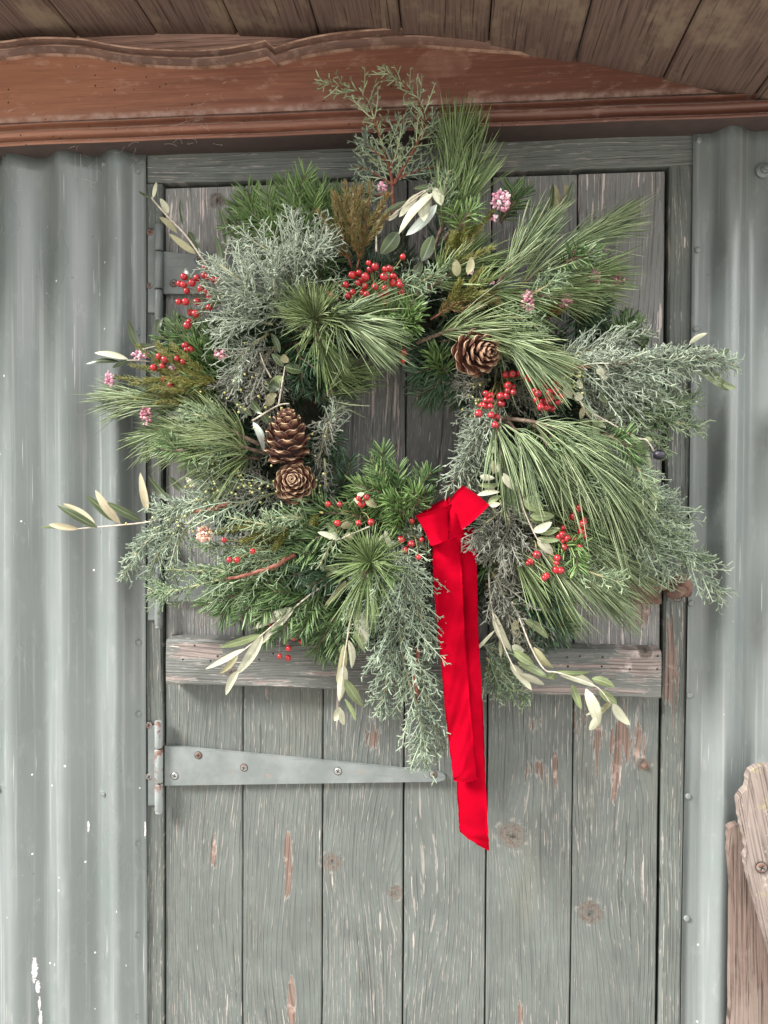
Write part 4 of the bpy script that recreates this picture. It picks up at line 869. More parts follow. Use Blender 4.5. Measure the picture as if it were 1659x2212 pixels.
# ---------------- cypress
GREY = dict(step=8.5, w=.00135, flat=1.1, lean=(0, 0, -.14), tw_ang=(25, 75))
CY = [  # points, reach, twigs, colour, shoot length, extras
    ([(640, 700, .11), (570, 640, .135), (470, 640, .13)], 99, 34, 0, 21, GREY), ([(640, 640, .12), (600, 560, .14), (530, 510, .125)], 99, 34, 0, 21, GREY), ([(620, 640, .12), (650, 560, .14), (700, 505, .125)], 84, 29, 0, 21, GREY),
    ([(590, 700, .115), (520, 690, .13), (470, 720, .12)], 84, 29, 0, 21, GREY), ([(560, 640, .13), (500, 590, .14), (455, 560, .12)], 73, 23, 0, 21, GREY), ([(640, 590, .12), (640, 520, .13), (635, 455, .11)], 63, 23, 0, 21, GREY),
    ([(650, 560, .125), (690, 540, .14), (720, 525, .13)], 73, 23, 0, 21, GREY), ([(560, 690, .12), (530, 620, .145), (540, 570, .14)], 84, 28, 0, 21, GREY), ([(610, 660, .13), (590, 600, .15), (610, 550, .145)], 89, 31, 0, 21, GREY),
    ([(600, 740, .10), (560, 800, .12), (540, 890, .11)], 75, 36, 3, 16, {}), ([(580, 720, .10), (520, 770, .12), (490, 850, .105)], 70, 36, 0, 16, {}), ([(620, 760, .095), (590, 850, .11), (570, 930, .10)], 60, 30, 3, 15, {}), ([(560, 770, .10), (505, 830, .11), (470, 890, .09)], 55, 26, 3, 15, {}),
    ([(640, 1050, .10), (510, 1090, .115), (380, 1120, .085), (282, 1205, .06)], 80, 56, 1, 16, {'lean': (0, 0, -.12)}), ([(560, 1060, .10), (430, 1080, .105), (330, 1110, .08)], 70, 44, 1, 16, {}), ([(600, 1040, .095), (520, 1050, .11), (440, 1040, .09)], 70, 36, 3, 15, {}),
    ([(400, 1130, .08), (350, 1180, .075), (320, 1245, .06)], 55, 26, 1, 15, {'lean': (0, 0, -.15)}), ([(420, 1120, .08), (385, 1180, .075), (378, 1260, .06)], 40, 20, 1, 14, {}), ([(360, 1130, .075), (300, 1190, .065), (265, 1250, .055)], 45, 22, 1, 15, {}),
    ([(640, 1200, .10), (520, 1240, .095), (380, 1275, .075), (335, 1280, .07)], 75, 46, 2, 17, {}), ([(640, 1170, .10), (540, 1180, .10), (430, 1180, .08)], 60, 36, 2, 16, {}), ([(600, 1230, .10), (500, 1235, .09), (355, 1230, .07)], 50, 32, 2, 15, {}), ([(640, 1190, .105), (580, 1210, .11), (500, 1215, .10)], 60, 30, 2, 16, {}),
    ([(850, 1170, .11), (820, 1280, .12), (790, 1370, .10)], 85, 42, 1, 17, {}), ([(870, 1180, .115), (880, 1260, .125), (860, 1330, .115)], 80, 42, 1, 17, {}), ([(840, 1160, .115), (860, 1210, .13), (870, 1250, .125)], 75, 34, 1, 17, {}),
    ([(860, 1290, .105), (870, 1420, .10), (905, 1540, .075), (920, 1650, .06)], 95, 58, 1, 18, {}), ([(850, 1330, .10), (840, 1440, .09), (820, 1540, .065)], 65, 38, 1, 17, {}), ([(890, 1400, .095), (920, 1500, .08), (955, 1620, .06)], 60, 36, 1, 17, {}),
    ([(890, 1280, .11), (915, 1350, .11), (935, 1400, .095)], 60, 28, 1, 16, {}), ([(800, 1290, .10), (770, 1350, .095), (760, 1410, .075)], 55, 28, 1, 16, {}), ([(760, 1200, .11), (790, 1280, .115), (810, 1330, .10)], 70, 34, 1, 16, {}),
    ([(1080, 1080, .105), (1100, 1140, .12), (1050, 1210, .115)], 75, 40, 3, 17, {}), ([(1060, 1090, .105), (1110, 1180, .115), (1120, 1250, .10)], 80, 40, 3, 17, {}), ([(1060, 1230, .10), (1090, 1290, .10), (1100, 1370, .08)], 70, 40, 3, 17, {}), ([(1050, 1260, .095), (1130, 1330, .09), (1150, 1410, .07)], 60, 32, 3, 16, {}), ([(1090, 1100, .11), (1040, 1140, .125), (1020, 1180, .13)], 45, 22, 3, 16, {}),
    ([(1050, 1420, .07), (1085, 1460, .06), (1135, 1512, .045)], 60, 34, 2, 15, {}), ([(1040, 1390, .07), (1075, 1410, .06), (1100, 1450, .05)], 60, 26, 1, 15, {}), ([(1050, 1440, .06), (1070, 1480, .05), (1090, 1505, .045)], 40, 20, 1, 14, {}),
    ([(1180, 795, .11), (1300, 790, .12), (1440, 775, .10), (1560, 775, .075)], 85, 62, 0, 17, {'lean': (0, 0, -.25), 'stem': M_bark, 'stemr': .003}), ([(1230, 800, .105), (1330, 840, .11), (1420, 850, .09)], 85, 48, 0, 17, {'lean': (0, 0, -.15)}), ([(1300, 800, .105), (1400, 800, .105), (1500, 790, .08)], 70, 44, 1, 16, {'lean': (0, 0, -.1)}),
    ([(1440, 790, .09), (1500, 770, .08), (1590, 790, .07)], 50, 28, 1, 15, {}), ([(1270, 830, .10), (1380, 890, .09), (1520, 925, .06)], 70, 46, 2, 16, {}), ([(1240, 830, .10), (1310, 880, .10), (1380, 950, .08)], 60, 34, 0, 16, {}), ([(1330, 870, .09), (1420, 880, .075), (1500, 860, .055)], 60, 34, 2, 16, {}), ([(1350, 880, .085), (1400, 930, .08), (1440, 980, .06)], 45, 26, 2, 15, {}),
    ([(1230, 770, .10), (1310, 745, .105), (1400, 715, .08)], 60, 40, 0, 16, {}), ([(1200, 770, .10), (1280, 760, .11), (1350, 760, .10)], 55, 32, 0, 16, {}),
    ([(1310, 1070, .09), (1390, 1140, .085), (1470, 1190, .07), (1560, 1290, .05)], 85, 54, 1, 17, {}), ([(1330, 1050, .09), (1400, 1090, .09), (1480, 1130, .065)], 75, 44, 1, 17, {}), ([(1330, 1110, .09), (1400, 1180, .08), (1450, 1250, .06)], 70, 40, 1, 17, {}), ([(1340, 1100, .085), (1430, 1160, .08), (1530, 1215, .055)], 60, 36, 2, 16, {}), ([(1320, 1020, .085), (1380, 1050, .085), (1430, 1080, .07)], 60, 30, 1, 15, {}),
    ([(1085, 850, .11), (1040, 930, .125), (968, 1060, .12)], 58, 46, 0, 17, {}), ([(1065, 870, .11), (1030, 950, .12), (1005, 1030, .12)], 52, 40, 0, 17, {}), ([(1040, 850, .10), (1022, 900, .11), (1005, 960, .105)], 42, 28, 0, 15, {}), ([(1080, 870, .10), (1040, 960, .115), (1010, 1060, .12)], 55, 34, 0, 16, {}), ([(1060, 820, .10), (1020, 830, .115), (970, 830, .105)], 50, 28, 3, 15, {}),
    ([(1080, 850, .105), (1130, 850, .115), (1180, 870, .11)], 55, 30, 3, 16, {}), ([(725, 880, .09), (705, 930, .105), (685, 1010, .10)], 40, 28, 3, 15, {}), ([(700, 960, .09), (720, 900, .10), (735, 870, .095)], 40, 24, 0, 15, {}), ([(700, 990, .10), (705, 1050, .105), (715, 1080, .10)], 35, 18, 3, 14, {}),
    ([(680, 1060, .09), (640, 1090, .10), (560, 1110, .09)], 60, 32, 3, 15, {}), ([(930, 1200, .11), (900, 1160, .125), (880, 1145, .125)], 50, 22, 1, 16, {}),
]
for pts, wd, n, m, tl, kw in CY: cypress(pts, wd, n, m, tl, **kw)
# the open spray standing above the top, on two reddish stems
for pts, wd, n, kw in (([(850, 470, .09), (846, 390, .09), (835, 345, .085), (812, 270, .075), (775, 200, .065), (690, 178, .06)], 66, 30, {'t0': .25}), ([(850, 400, .09), (872, 360, .09), (905, 300, .085), (915, 245, .075), (880, 190, .065), (825, 150, .06)], 60, 28, {'t0': .12}),
                       ([(848, 400, .09), (800, 370, .08), (765, 360, .07)], 44, 13, {}), ([(850, 390, .09), (900, 370, .085), (945, 360, .075)], 52, 15, {}), ([(845, 360, .09), (860, 310, .08), (870, 250, .07)], 52, 16, {}), ([(840, 350, .085), (800, 320, .075), (785, 300, .07)], 45, 18, {}), ([(905, 300, .08), (930, 280, .075), (945, 262, .07)], 40, 16, {}), ([(846, 420, .09), (800, 420, .085), (770, 400, .075)], 50, 20, {})):
    cypress(pts, wd, n, 4 if wd > 55 else 1, 15, step=9, stem=M_redbark, w=.0018, taper=.75, flat=.5, stemr=.0024, **kw)
for pts in ([(640, 1195, .115), (590, 1225, .12), (540, 1240, .115), (490, 1250, .10)], [(905, 1400, .10), (895, 1460, .095), (905, 1510, .08)], [(500, 1085, .118), (460, 1098, .112), (420, 1105, .10)], [(1180, 800, .118), (1250, 795, .122), (1300, 785, .118), (1380, 780, .11)]):
    a = Acc(); q = sprig_path(pts, 14); tube(a, q+RNG.normal(0, .0006, q.shape), np.linspace(.0034, .0022, 14), 7); a.build('bare_twig', M_redbark, wr)

# ---------------- heather
HE = [([(760, 580, .115), (735, 500, .13), (720, 420, .115)], 1, 4, [(826, 405, .11, 9, 26, 1, 1)], 0), ([(770, 585, .12), (790, 490, .135), (800, 395, .115)], 1, 5, [], 0), ([(775, 560, .12), (760, 480, .13), (745, 400, .12)], 1, 4, [], 0),
      ([(490, 850, .105), (400, 815, .11), (285, 788, .085)], 0, 5, [(302, 768, .09, 11, 34, 1.9, .8), (375, 797, .10, 9, 26, 1, 1)], 0), ([(500, 870, .10), (380, 830, .10), (250, 815, .08)], 0, 5, [(237, 818, .08, 10, 40, .9, 1.5)], 0), ([(480, 830, .11), (420, 810, .115), (350, 800, .10)], 0, 4, [(478, 766, .125, 10, 30, 1.3, 1)], 1), ([(470, 860, .10), (400, 850, .10), (340, 870, .085)], 0, 3, [(317, 900, .115, 11, 40, 1, 2)], 1),
      ([(930, 620, .11), (1000, 540, .13), (1060, 460, .12)], 0, 3, [(1082, 435, .125, 18, 95, 1, 1.25), (1068, 473, .12, 5, 9, 1, 2)], 0), ([(970, 560, .115), (1000, 510, .125), (985, 475, .12)], 0, 2, [], 0),
      ([(960, 670, .12), (1010, 630, .135), (1065, 600, .125)], 0, 3, [(1016, 588, .13, 6, 14, 1, 1), (1060, 611, .125, 5, 9, 1, 1)], 0), ([(930, 690, .12), (1000, 650, .13), (1070, 632, .12)], 1, 4, [], 0),
      ([(1110, 700, .11), (1130, 685, .12), (1140, 665, .12)], 1, 1, [(1140, 655, .125, 14, 80, .8, 1.7)], 1), ([(1180, 690, .10), (1205, 670, .11), (1218, 660, .10)], 1, 1, [(1219, 650, .11, 15, 62, 1, 1)], 1), ([(1250, 640, .09), (1290, 615, .09), (1315, 607, .08)], 1, 1, [(1331, 603, .08, 14, 70, 1.2, 1)], 1), ([(1240, 640, .09), (1265, 622, .095), (1280, 615, .09)], 1, 1, [(1283, 605, .095, 14, 55, .8, 1.4)], 1),
      ([(620, 1140, .11), (540, 1138, .12), (465, 1150, .10)], 0, 1, [(443, 1153, .10, 17, 95, 1, 1)], 2), ([(640, 1130, .105), (590, 1160, .11), (540, 1185, .10)], 0, 2, [], 0), ([(700, 1140, .12), (685, 1125, .13), (680, 1128, .13)], 0, 0, [], 0)]
for pts, m, sd, fl, fm in HE: heather(pts, 11, 520, m, sd, fl, fm)

# ---------------- long-needled pine
PI = [([(680, 870, .085), (708, 850, .098), (735, 832, .095)], 105, 220, 2, dict(spread=52, droop=.02)), ([(690, 800, .09), (715, 805, .105), (745, 812, .10)], 85, 200, 0, dict(spread=50, droop=.05)),
      ([(930, 560, .09), (970, 440, .11), (985, 330, .10)], 135, 620, 0, dict(spread=36)), ([(960, 520, .10), (1010, 430, .11), (1020, 340, .095)], 125, 420, 0, dict(spread=44)),
      ([(1060, 680, .10), (1180, 570, .115), (1290, 500, .09)], 140, 620, 1, dict(spread=30)), ([(1040, 660, .11), (1090, 590, .125), (1140, 520, .12)], 115, 380, 1, dict(spread=36)), ([(1080, 660, .10), (1180, 620, .11), (1260, 600, .095)], 130, 460, 0, dict(spread=36)),
      ([(1100, 640, .115), (1190, 640, .12), (1250, 640, .10)], 110, 300, 2, dict(spread=40)), ([(900, 740, .11), (1000, 710, .135), (1110, 740, .13)], 130, 520, 2, dict(spread=34)), ([(1040, 720, .12), (1100, 740, .14), (1130, 760, .14)], 125, 420, 1, dict(spread=52)),
      ([(1000, 650, .10), (1050, 630, .12), (1090, 650, .115)], 120, 320, 0, dict(spread=55)), ([(900, 640, .11), (960, 600, .12), (1000, 570, .115)], 110, 300, 0, dict(spread=50)),
      ([(690, 720, .10), (680, 700, .125), (679, 688, .14)], 105, 420, 2, dict(spread=82, fwd=.05, tuft=.9, droop=.12)), ([(720, 740, .11), (690, 700, .13), (650, 660, .125)], 100, 300, 2, dict(spread=60)), ([(690, 710, .11), (740, 685, .135), (800, 670, .13)], 110, 340, 0, dict(spread=46, droop=.08)),
      ([(690, 670, .12), (730, 690, .145), (762, 702, .15)], 108, 460, 1, dict(spread=56, tuft=.5, droop=.08, lean=(.14, 0, -.14))), ([(680, 700, .11), (686, 720, .13), (694, 738, .13)], 88, 280, 0, dict(spread=54, droop=.05)), 
      ([(480, 900, .085), (360, 870, .09), (290, 860, .075)], 125, 560, 1, dict(spread=34)), ([(450, 920, .08), (400, 920, .08), (340, 940, .06)], 100, 320, 0, dict(spread=44)), ([(580, 980, .11), (500, 960, .13), (420, 950, .115)], 120, 620, 2, dict(spread=46)), ([(560, 960, .12), (500, 930, .135), (450, 900, .12)], 110, 420, 2, dict(spread=42)), ([(560, 990, .10), (520, 990, .115), (490, 1000, .11)], 110, 320, 2, dict(spread=70, droop=.35)),
      ([(1060, 900, .12), (1180, 920, .145), (1290, 990, .125), (1340, 1040, .105)], 125, 760, 1, dict(spread=44, droop=.42)), ([(1090, 900, .125), (1130, 950, .14), (1180, 1000, .13)], 125, 460, 1, dict(spread=42, droop=.45)), ([(1150, 920, .13), (1240, 980, .14), (1310, 1060, .12)], 130, 460, 1, dict(spread=42, droop=.5)), ([(1060, 890, .12), (1075, 930, .14), (1090, 980, .135)], 120, 300, 1, dict(spread=40, droop=.3)),
      ([(1090, 1120, .10), (1190, 1200, .11), (1280, 1260, .085)], 140, 620, 1, dict(spread=30)), ([(1120, 1080, .095), (1230, 1160, .105), (1330, 1210, .08)], 130, 560, 1, dict(spread=32)), ([(1070, 1150, .095), (1120, 1200, .105), (1180, 1260, .09)], 130, 420, 0, dict(spread=36)), ([(1110, 1100, .085), (1180, 1100, .095), (1240, 1120, .085)], 130, 360, 0, dict(spread=44)), ([(1200, 1040, .08), (1260, 1110, .09), (1310, 1150, .075)], 120, 380, 0, dict(spread=40)),
      ([(805, 1240, .11), (802, 1225, .13), (800, 1215, .14)], 105, 420, 0, dict(spread=86, fwd=.02, tuft=.95, droop=.2)), ([(800, 1210, .13), (790, 1235, .14), (785, 1260, .135)], 100, 200, 0, dict(spread=45))]
for pts, L, n, m, kw in PI: pine(pts, L, n, mat=m, **kw)

mx = np.random.default_rng(31)
for k, (x, y, an) in enumerate(((1180, 960, 60), (1260, 1040, 50), (1150, 1050, 75), (1220, 1180, 40), (1290, 1240, 20), (1180, 620, -30), (1250, 560, -20), (1120, 700, 15), (760, 640, 40), (820, 690, 10), (650, 660, 200), (440, 900, 190), (400, 960, 170), (480, 980, 150), (960, 420, -80), (1010, 480, -60), (860, 620, 0), (930, 600, -30), (1340, 960, 30), (1390, 1030, 60), (720, 1170, 120), (820, 1250, 95), (620, 1120, 180), (560, 1130, 190))):
    c_, s_ = math.cos(rad(an)), math.sin(rad(an)); ln = mx.uniform(85, 130); pts = [(x-c_*ln*.5, y-s_*ln*.5, .115), (x+mx.normal(0, 8), y+mx.normal(0, 8), .138), (x+c_*ln*.5, y+s_*ln*.5, .132)]
    if k % 3 == 0: fir(pts, 2, 28, k % 2, dens=.8)
    elif k % 3 == 1: cypress(pts, 42, 18, (0, 2, 1)[k % 3 if k % 2 else 1], 15)
    else: cypress(pts, 38, 16, 2, 14)
# ---------------- olive and other broad leaves
Z3 = (265.4, 353.9, .26667)
olive([[(745, 915), (625, 740), (510, 580), (375, 440), (250, 300), (235, 270)]], "245,275,272,148,32,p;225,270,130,220,24,d;368,400,300,280,64,p;440,560,295,430,48,m;590,730,375,565,54,m;615,690,530,545,80,d;490,500,465,280,34,d;800,850,685,755,52,p", *Z3, d=.075, stemr=.0017)
olive([[(850, 900), (830, 820), (838, 690)]], "840,700,775,345,66,d;835,690,800,370,50,m;850,660,1040,460,92,d;820,860,745,570,58,d;555,960,505,840,48,d", *Z3, d=.10)
olive([[(350, 1500), (270, 1480), (130, 1510)]], "135,1510,40,1265,62,d;275,1380,320,1245,52,d;265,1488,80,1470,36,d", *Z3, d=.07)
Z6 = (70.8, 663.6, .26667)
olive([[(950, 440), (850, 430), (760, 430)]], "770,420,500,370,52,p;700,440,430,460,46,d;770,430,645,490,34,d", *Z6, d=.085)
olive([[(1100, 1700, .08), (900, 1745, .075), (530, 1780, .07), (360, 1795, .07)]], "350,1795,50,1785,28,g;370,1795,130,1760,56,b;520,1785,195,1600,72,d;510,1778,245,1590,76,b;650,1730,430,1525,70,d;710,1755,505,1480,76,b;880,1730,600,1580,70,d;930,1660,870,1340,70,b;1110,1570,935,1370,66,d;1230,1500,1100,1370,62,d;1310,1450,1240,1380,42,p", *Z6, d=.072, stemr=.0013)
Z7 = (486.6, 663.6, .26667)
olive([[(430, 800), (450, 680), (485, 480)], [(220, 920), (420, 800), (520, 780)], [(370, 570), (320, 480), (280, 370)]], "440,660,315,620,92,d;470,560,360,700,104,g;480,480,630,520,92,d;470,480,380,375,64,d;440,370,370,210,48,d;420,710,315,740,62,m;400,740,320,790,62,m;300,860,350,940,62,d;215,880,60,740,48,d;290,860,200,740,62,d;225,930,310,1170,62,q;500,450,470,380,72,m", *Z7, d=.125, stemr=.0013)
Z4 = (663.6, 106.2, .26667)
olive([[(560, 1640), (570, 1430), (700, 1340), (900, 1170), (1040, 1125)], [(700, 1330), (850, 1230), (1000, 1120)]], "900,1170,745,1360,58,p;970,1160,945,1395,98,p;1040,1120,1085,1265,88,p;1030,1160,740,1500,66,p;1050,1260,800,1510,78,q;1000,1040,1160,1180,62,d;660,1390,740,1320,34,p;560,1500,600,1370,76,m;1020,1510,930,1715,98,d;740,1480,595,1660,112,d;1000,1110,860,1130,40,d;800,1230,600,1350,36,d;1215,1840,1200,1700,70,m;1300,1820,1330,1680,60,m;860,1830,930,1720,70,d", *Z4, d=.138)
Z5 = (1017.5, 353.9, .26667)
olive([[(590, 540), (720, 400), (810, 320)]], "600,470,665,165,84,d;640,480,690,270,92,m;740,340,680,170,72,m;805,325,770,165,54,m;760,360,830,140,54,d;440,560,630,365,112,m;470,460,575,320,64,d;1260,1560,1450,1405,72,d;40,770,120,580,90,d", *Z5, d=.09)
R1 = (1194.5, 690., .28)
olive([[(900, 330), (1050, 280), (1250, 280)]], "1050,190,1190,105,38,p;960,270,1190,205,44,d;1230,290,1360,230,58,d;1130,400,1355,550,80,g;1300,490,1415,535,42,g", *R1, d=.072)
olive([[(60, 440), (205, 630), (290, 760), (400, 780)], [(300, 730), (370, 760), (640, 910), (720, 930), (780, 1015)]], "100,510,140,610,72,p;165,585,235,600,62,p;210,640,360,780,54,g;235,680,215,770,44,m;280,770,185,850,50,g;250,780,295,840,40,g;290,760,410,830,44,g;320,760,345,975,48,g;530,870,610,990,54,g;640,910,575,1000,24,p;650,920,600,1050,58,m;660,930,700,1060,62,g;720,1010,755,1160,40,g;710,920,765,930,44,g;200,460,220,540,44,p;340,370,395,430,52,p;420,640,360,560,60,d;500,740,400,750,40,d", *R1, d=.128)
a = Acc(); Vv, Ff = ICO3; q = Vv*(1+.05*np.sin(Vv[:, :1]*9+Vv[:, 2:]*7)+.04*np.sin(Vv[:, 1:2]*14+3*Vv[:, :1])); a.add(P(1424, 982, .10)+q*np.array([12.5, 12, 11])*S*.92, Ff); a.build('black_olive', M_olive, wr)
Z8 = (840.5, 663.6, .26667)
olive([[(1040, 1440), (1055, 1500), (1100, 1660), (1190, 1860), (1230, 1900)], [(900, 900), (905, 1100), (895, 1340)]], "735,1370,855,1385,48,p;720,1440,910,1430,38,g;715,1520,895,1495,38,p;905,1340,1065,1490,64,p;800,1590,910,1530,44,g;805,1600,900,1590,40,p;885,1250,880,1340,42,p;840,1240,850,1350,42,m;1090,1550,1250,1640,84,g;1140,1690,1340,1690,74,g;1140,1720,1310,1730,54,g;1165,1815,1320,1740,64,p;1200,1820,1385,1790,58,g;1200,1870,1385,1885,44,g;1200,1870,1330,2000,72,p;810,1165,870,1160,44,p;930,1290,960,1440,80,d;770,1450,860,1500,60,p", *Z8, d=.137)
R4 = (1000., 1017.5, .32)
olive([[(170, 640), (195, 930), (265, 1150), (320, 1280), (370, 1370)], [(330, 880), (400, 1040), (460, 1190), (550, 1340), (640, 1360), (820, 1420), (920, 1470), (1000, 1570)]], "200,530,355,610,62,p;235,600,340,665,48,g;205,655,275,740,72,p;200,950,330,1220,56,p;215,1075,55,1240,26,p;250,1140,255,1260,22,m;330,1180,415,1215,52,p;340,1210,480,1310,58,g;370,1290,580,1400,54,g;320,1300,465,1480,58,p;385,1370,550,1445,64,p;340,870,475,960,84,g;355,1000,370,1170,50,m;410,1000,575,1130,54,g;480,1190,610,1330,62,m;625,1355,860,1355,36,g;640,1360,895,1455,62,p;735,1440,800,1610,48,g;580,1400,625,1360,52,g;830,1470,915,1725,78,p;870,1400,1025,1460,54,g;920,1480,1040,1570,54,g;1010,1570,1130,1715,62,p;990,1560,915,1650,38,m;900,1660,855,1750,48,p;830,1650,1000,1580,20,p;150,840,180,850,20,p", *R4, d=.10, dd=-.01)
Z2 = (247.7, 1017.5, .26667)
olive([[(1760, 880), (1600, 990), (1450, 1110), (1200, 1320), (1060, 1440), (990, 1490)]], "1640,970,1470,800,92,p;1585,880,1720,790,66,d;1440,1110,1120,1280,78,p;1460,1100,1180,1410,62,p;1185,1325,850,1425,62,g;1200,1330,985,1650,88,p;1050,1440,735,1605,48,p;1000,1490,850,1640,46,m;1000,1620,900,1815,62,p", *Z2, d=.105, dd=-.012)
R3 = (663.6, 1017.5, .3)
olive([[(400, 780), (340, 940), (290, 1200), (260, 1400), (240, 1640)]], "345,990,405,1270,98,p;340,1150,410,1300,52,g;450,830,420,1080,44,p;300,1220,320,1420,48,p;265,1250,210,1520,58,m;265,1400,230,1660,72,p;270,1500,400,1695,72,g;270,1640,350,1800,44,g;235,1700,195,1800,58,p;250,1720,265,1830,44,p;260,660,20,780,62,g;400,690,300,810,82,p;330,930,300,1080,34,m;280,790,125,970,44,m", *R3, d=.115, dd=-.012)
olive([[(450, 400), (330, 450), (240, 490)]], "240,490,75,440,44,p;210,460,140,370,52,g;240,400,340,390,52,m;260,490,340,450,62,m;340,195,400,250,34,p;360,180,410,160,30,p;560,430,600,560,40,p;470,560,600,440,50,p;420,210,500,260,60,m", *R3, d=.135)
leaf(wr, 1300, 800, 1310, 820, 22, 'p', .12, .12)
# tiny yellow-green buds scattered on the cypress
a = Acc(); Vv, Ff = ICO1; rb = np.random.default_rng(4)
for (cx, cy, sx, sy, k, d) in ((560, 1040, 60, 20, 34, .135), (520, 860, 40, 40, 26, .13), (690, 1000, 14, 60, 12, .125), (1235, 825, 16, 18, 26, .135), (1030, 865, 12, 22, 9, .125), (420, 1130, 60, 12, 14, .11), (480, 1060, 60, 20, 16, .125)):
    for _ in range(k): a.add(P(rb.normal(cx, sx), rb.normal(cy, sy), d+rb.uniform(-.012, .008))+Vv*S*rb.uniform(1.8, 3.0), Ff)
n_ = NT('yellow_bud'); M_bud = n_.done(n_.mix(n_.island, (.34, .34, .10), (.50, .47, .20)), .5)
tag(a.build('buds', M_bud, wr), kind='stuff')

# ================================================================== berries
a = Acc(); Vv, Ff = ICO3; q = Vv.copy(); q[:, 2] *= 1.10; q *= .0044; top = q[:, 2] > .005
a.add(q, Ff); ME_BERRY = a.mesh('berry', True); ME_BERRY.materials.append(M_berry)
rb = np.random.default_rng(9)
def berries(label, text, ox, oy, k, d, base, bd):
    bx, by = ox+k*base[0], oy+k*base[1]
    t = thing('berry_sprig', label, 'berries', P(bx, by, bd), 'red berry sprigs in the wreath'); st = Acc(); hub = P(bx, by, bd)
    pts = [tuple(float(v) for v in s.split(',')) for s in text.split(';') if s.strip()]
    pos = []
    for (x, y) in pts: pos.append(P(ox+k*x, oy+k*y, d+rb.uniform(-.008, .010)))
    pos = np.array(pos)
    for p in pos:
        ctr = hub+(p-hub)*.55+np.array([0, rb.uniform(-.006, .006), rb.uniform(-.004, .010)])
        tube(st, bez([hub, ctr, p], 9), np.linspace(.0009, .0006, 9), 5)
    st.build('stalks', M_greenstem, t)
    for p in pos:
        dr = nrm(p-hub+rb.normal(0, .006, 3)+np.array([0, -.006, 0])); eul = Vector(dr).to_track_quat('Z', 'Y').to_euler()
        put('berry', ME_BERRY, p, t, eul, float(rb.uniform(.74, 1.16)))
berries('bunch of red berries at the upper left edge, beside the grey cypress and the hinge', "658,840;495,915;600,925;655,905;685,915;735,940;768,942;560,965;460,972;492,980;517,1030;630,1015;685,1035;700,1075;450,1118;508,1118;600,1120;700,1165;550,1205;588,1215;540,1278;520,1308", *Z3, .115, (800, 1120), .10)
berries('few red berries among fir at the far left, above the heather', "507,1475;515,1508;548,1510;297,1560;342,1585;318,1638;438,1577;488,1603;250,1650;330,1745;390,1790", *Z3, .11, (640, 1610), .09)
berries('largest bunch of red berries, top middle below the white olive leaves', "775,1682;498,1732;550,1762;508,1785;632,1782;667,1778;420,1812;360,1830;378,1830;622,1845;697,1842;470,1845;437,1873;408,1893;743,1885;752,1908;695,1895;312,1908;462,1922;550,1925;628,1937;370,1970;450,1975;480,1985;635,1975;765,1970;180,1990;330,2000;620,2060;590,1990", *Z4, .145, (560, 2010), .12)
berries('two pairs of red berries in the shade above the wreath opening', "1170,245;1205,243;1440,370;1440,435", *Z7, .135, (1340, 250), .11)
berries('bunch of red berries below the right-hand pine cone, nearer the opening', "945,545;1000,540;1050,535;1110,570;962,635;1000,650;782,700;828,718;960,677;905,722;952,718;1005,690;790,755;820,752;748,795;775,795;820,803;910,782;725,862;828,875;872,888;860,955;1140,585;1250,580", *Z8, .145, (900, 610), .11)
berries('bunch of red berries beside cream leaves at the right, under the long pine needles', "1235,645;1270,640;1350,605;1380,625;1180,680;1297,692;1190,750;1235,765;1276,760;1312,740;1395,720;1365,770;1228,810;1285,812;1325,822;1205,700;1350,680", *Z8, .145, (1120, 640), .11)
berries('red berries low on the right, beside green olive leaves and dark pine', "782,250;747,308;820,333;812,358;680,385;803,407;822,442;650,445;672,430;705,455;675,468;685,515;790,510;765,465", *R4, .135, (600, 400), .11)
berries('red berries at the lower right, lying on the pine plume', "498,565;440,622;458,612;640,588;635,622;628,668;662,672;565,708;550,722", *R4, .135, (470, 480), .11)
berries('four scattered red berries low on the left, near the peach heather flower', "885,560;1117,650;930,720;992,722", *Z2, .125, (1250, 640), .11)
berries('red berries dangling over the bare rail below the wreath', "1268,1232;1420,1232;1447,1345;1510,1380;1407,1437;1335,1500;1403,1515", *Z2, .085, (1340, 1060), .09)
berries('red berries strung along the inner bottom of the wreath, left of the bow', "832,1595;925,1597;1105,1592;1147,1540;1080,1550;908,1750;1080,1748;1180,1743", *Z7, .148, (1100, 1660), .12)
berries('red berries just left of the red bow', "755,358;675,495;750,525;712,567;825,495;803,622", *R3, .14, (760, 440), .12)

# ================================================================== pine cones
def scale_mesh():
    a = Acc(); nu, nv = 7, 5; V = []
    for s in (1, -1):
        for i in range(nu):
            t = i/(nu-1); w = [.18, .26, .38, .50, .56, .50, .26][i]; th = [.03, .035, .045, .07, .13, .15, .07][i]
            lift = .22*t*t
            for j in range(nv):
                q = -1+2*j/(nv-1); edge = 1-.75*q*q
                V.append((t-.10*q*q*(t > .7), w*q, lift+.10*q*q*t+(s*th*.5*edge)+(.05 if (i == 5 and j == 2 and s > 0) else 0)))
    m = nu*nv; F = []
    for i in range(nu-1):
        for j in range(nv-1):
            q = (i*nv+j, (i+1)*nv+j, (i+1)*nv+j+1, i*nv+j+1); F.append(q); F.append(tuple(m+t for t in q[::-1]))
    rim = [i*nv for i in range(nu)]+[(nu-1)*nv+j for j in range(1, nv)]+[i*nv+nv-1 for i in range(nu-2, -1, -1)]
    for k in range(len(rim)-1): F.append((rim[k], m+rim[k], m+rim[k+1], rim[k+1])[::-1])
    a.add(V, F); me = a.mesh('scale', True); me.materials.append(M_scale); return me
ME_SCALE = scale_mesh()
